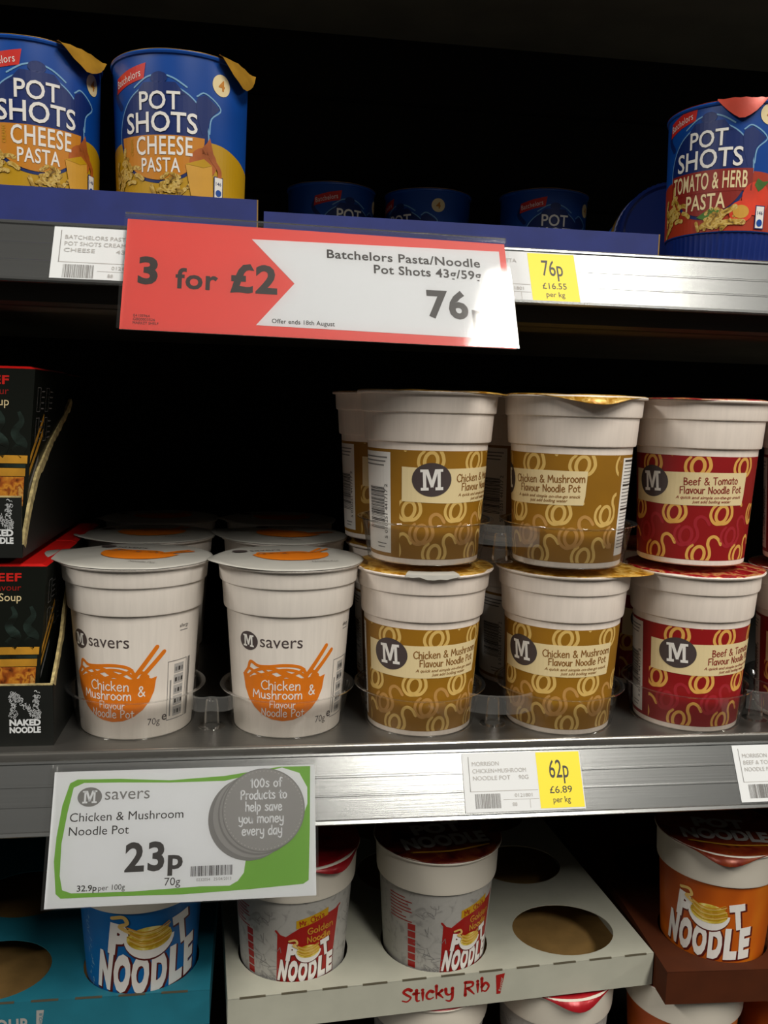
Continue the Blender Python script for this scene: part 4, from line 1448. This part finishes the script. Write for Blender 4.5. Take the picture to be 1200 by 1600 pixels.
def make_np(sleeve_mat, kind):
    t = thing('noodle_pot', '', 'noodle pot')
    lathe('cup', NP, CREAMPOT, t)
    sl = lathe('sleeve', [(np_r(z) + .06, z) for z in (2, 15, 30, 45, 60, 75, 85)], sleeve_mat, t, smooth=60)
    f = Flat()
    if kind == 'grey':
        f.poly([(-21, 20), (-20, 61), (-14, 59), (-10, 62), (-4, 66), (10, 72), (26, 74), (25, 64), (22, 20)], PNRED, 1)
        f.stroke([(-17, 58), (-21, 63)], 1.6, PNRED, 1, smooth=0)
        f.stroke([(22, 72), (27, 75)], 1.6, PNRED, 1, smooth=0)
        f.build('flag_print', NMAP, sl, du=3)
        f = Flat()
        f.poly([(-7, 65), (16, 71.5), (16, 77.5), (-7, 71.5)], PSYEL, 2)
        f.hand("Mr. Chu's", 4.5, 69.0, 4.0, PNRED, 3, w=.6, align='C', rot=rad(14), width=18)
        f.hand('Golden', 11, 60.6, 4.6, GOLDBAR, 3, w=.8, align='C', rot=rad(5), width=20)
        f.hand('Noodle', 10, 53.8, 4.6, GOLDBAR, 3, w=.8, align='C', rot=rad(5), width=18)
        f.build('brand_lettering', NMAP, sl, du=3)
        f = Flat()
        pot_letters(f, .68, 2, 20, 3)
        f.build('pot_lettering', NMAP, sl, du=3)
        f = Flat()
        for i in range(6):
            f.rect(-46, -40, 24 + i * 6, 29 + i * 6, PNRED, 1)
        for i in range(8):
            f.rect(-62, -62 + random.uniform(8, 20), 78 - i * 2.6, 78.9 - i * 2.6, PNRED, 1)
        rnd = random.Random(8)
        for i in range(34):
            x, z = rnd.choice((rnd.uniform(-38, -22), rnd.uniform(26, 60))), rnd.uniform(12, 80)
            f.stroke([(x + rnd.uniform(-6, 6), z + rnd.uniform(-5, 5)) for _ in range(4)], .35, GREYINK, 1, smooth=4)
        f.build('sketch_print', NMAP, sl, du=3)
    else:
        pot_letters(f, 1.2 if kind == 'blue' else 1.05, 0, 18 if kind == 'blue' else 20, 2)
        f.build('pot_lettering', NMAP, sl, du=3)
        if kind == 'blue':
            f = Flat()
            rnd = random.Random(9)
            for i in range(16):
                x = rnd.uniform(-48, -44)
                f.stroke([(x + rnd.uniform(-1.5, 1.5), 10 + i * 4.4 + rnd.uniform(-2, 2)) for _ in range(4)], .5, PSGLOW, 1, smooth=3)
            f.build('side_sketch', NMAP, sl, du=3)
    return t


np_grey = make_np(PNGREY, 'grey')
np_or = make_np(PNORANGE, 'orange')
np_bl = make_np(PNBLUE, 'blue')
ZTRAY = -410.0
TH = 26.0
ZNP = ZTRAY - TH + 1.6
NG = 'pot noodles in die-cut cardboard trays'
LID_PRINT = plane_map((0, 0, 113.55), (1, 0, 0), (0, 1, 0), (0, 0, 1))


def np_place(ms, x, y, z, r, lab, foil, tab=None, tl=8, tdz=-5, print_lid=False, seed=1):
    o = place(ms, (x, y, z), rad(r), lab, NG)
    l = lid('foil_lid', foil, 48.8, 112.7, o, None if tab is None else rad(tab - r), tl, .34, tdz, dome=.6, wob=.15, seed=seed)
    if print_lid:
        f = Flat()
        f.text('POT', 0, -4, 14, LGREY, 1, 'C', bold=.05, w=40)
        f.text('NOODLE', 0, -24, 15, LGREY, 1, 'C', bold=.05, w=66)
        f.stroke([(-30, -29), (0, -33), (30, -29)], 2, GOLDBAR, 1)
        p = f.build('lid_print', LID_PRINT, l)
        p.rotation_euler = (0, 0, rad(-r + print_lid))
    return o


BACKP = None
np_place(np_grey, 32, 75, ZNP, 10, 'grey sketch-print noodle pot in the white tray, partly behind the savers card', PNREDFOIL, 35, 5, -5, seed=11)
np_place(np_grey, 141, 75, ZNP, 25, 'grey sketch-print noodle pot in the white tray, beside the empty holes', PNFOIL, print_lid=8, seed=12)
np_place(np_or, 366, 64, ZNP, -34, 'orange noodle pot standing in the brown tray', PNFOIL2, -22, 7, -5, print_lid=-14, seed=13)
np_place(np_bl, -79, 73, ZNP, 14, 'blue noodle pot standing in the teal tray under the savers card', PNFOIL, seed=14)
ZLOW = -551.0
np_place(np_grey, 243, 81, ZLOW, -35, 'noodle pot with red lid tab under the white tray, near its corner', PNREDFOIL, 2, 6, -6, seed=15)
np_place(np_grey, 140, 80, ZLOW, 30, 'noodle pot under the middle of the white tray', PNREDFOIL, seed=16)
np_place(np_bl, -79, 76, ZLOW, 10, 'blue noodle pot under the teal tray, below the standing blue pot', PNFOIL, seed=19)
np_place(np_bl, -183, 76, ZLOW, -10, 'blue noodle pot under the teal tray, below its empty hole', PNFOIL, seed=20)
np_place(np_or, 348, 70, ZLOW, -20, 'noodle pot with white rim under the brown tray', PNFOIL2, seed=17)
np_place(np_or, 450, 74, ZLOW, -10, 'noodle pot under the brown tray at the picture edge', PNFOIL2, seed=18)


def die_cut(name, x0, x1, y0, y1, z, holes, m, parent, thick=0.7):
    c = bpy.data.curves.new(name, 'CURVE')
    c.dimensions = '2D'
    c.fill_mode = 'BOTH'

    def spl(pts):
        s = c.splines.new('POLY')
        s.points.add(len(pts) - 1)
        for p, q in zip(s.points, pts):
            p.co = (q[0] * MM, q[1] * MM, 0, 1)
        s.use_cyclic_u = True
    spl([(x0, y0), (x1, y0), (x1, y1), (x0, y1)])
    for hx, hy, rx, ry in holes:
        spl([(hx + rx * math.cos(2 * pi * i / 40), hy + ry * math.sin(2 * pi * i / 40)) for i in range(40)])
    c.extrude = thick * MM / 2
    o = bpy.data.objects.new(name, c)
    COL.objects.link(o)
    bpy.context.view_layer.update()
    me = bpy.data.meshes.new_from_object(o.evaluated_get(bpy.context.evaluated_depsgraph_get()))
    bpy.data.objects.remove(o)
    bpy.data.curves.remove(c)
    me.materials.clear()
    me.materials.append(m)
    me.transform(Matrix.Translation((0, 0, (z - thick / 2) * MM)))
    return link(bpy.data.objects.new(name, me), parent)


def cardboard_tray(label, loc, yaw, W, D, m, holes, inner, draw=None, slots=True):
    t = thing('cardboard_tray', label, 'tray', (loc[0] * MM, loc[1] * MM, (ZTRAY - TH) * MM), rad(yaw), group='die-cut cardboard pot trays')
    w = 1.0
    die_cut('top_panel', 0, W, 0, D, TH, holes, m, t)
    box('front_panel', 0, W, 0, w, 0, TH - .7, m, t)
    box('side_panel', 0, w, w, D, 0, TH - .7, m, t)
    box('side_panel', W - w, W, w, D, 0, TH - .7, m, t)
    box('back_panel', 0, W, D - w, D, 0, TH - .7, m, t)
    box('base_panel', w, W - w, w, D - w, 0, .8, inner, t)
    if slots:
        x = 8
        while x < W - 22:
            V = []
            for i in range(7):
                q = i / 6
                V += [(x + 18 * q, -.15, TH - .9), (x + 18 * q, -.15, TH + .1 + .5 * math.sin(pi * q)), (x + 18 * q, 1.0, TH + .1)]
            F = []
            for i in range(6):
                a, b = i * 3, i * 3 + 3
                F += [(a, b, b + 1, a + 1), (a + 1, b + 1, b + 2, a + 2)]
            mesh('fold_slot', V, F, SLOT, t)
            x += 29
    if draw:
        f = Flat()
        draw(f)
        f.build('lettering', plane_map((0, 0, 0), (1, 0, 0), (0, 0, 1), (0, -1, 0)), t)
    return t


def draw_sticky(f):
    f.hand('Sticky', 124, 8.4, 9.5, PNRED, 1, w=2.6, width=39, rot=rad(2), jitter=.5, taper=.35)
    f.hand('Rib', 171, 9.4, 10, PNRED, 1, w=2.6, width=20, rot=rad(2), jitter=.5, taper=.35)
    f.poly([(196, 7), (199, 7), (202, 23), (195, 22)], PNRED, 1)
    f.text('flavour', 199.8, 9, 2.4, WHITECARD, 2, rot=rad(85), w=11)


def draw_teal(f):
    f.text('FLAVOUR', 94, 4.5, 9.0, LGREY, 1, 'R', bold=.03, w=46, spacing=1.06)
    f.poly([(98, 3), (101, 3), (103.5, 19), (98.5, 19)], LGREY, 1)
    f.text('FLAVOUR', 101.6, 5, 2.2, TEALCARD, 2, rot=rad(85), w=12)


yw = 3.8
cardboard_tray('off-white die-cut tray lettered Sticky Rib with empty holes', (-15, 19.3), yw, 322, 330, WHITECARD,
               [(50.8, 52.5, 41.4, 41.4), (159.4, 45.2, 41.4, 41.4), (265, 41.5, 40.5, 34.5), (50.8, 152, 41, 38), (159, 150, 41, 38), (266, 144, 38, 34), (266, 240, 38, 34), (160, 240, 38, 34)], KRAFT, draw_sticky)
cardboard_tray('teal die-cut tray with an empty hole at the left', (-243, 31.5), 0, 215, 250, TEALCARD,
               [(60, 38, 40, 36), (164, 41.5, 41.4, 40.6), (60, 140, 40, 36), (164, 140, 40, 36)], KRAFT, draw_teal)
cardboard_tray('brown cardboard tray with the orange pot', (306, 17), -3.0, 215, 250, BROWNCARD,
               [(57.5, 50, 41.6, 41.6), (160, 50, 40, 40), (57, 155, 40, 40)], BROWNCARD, None, slots=False)
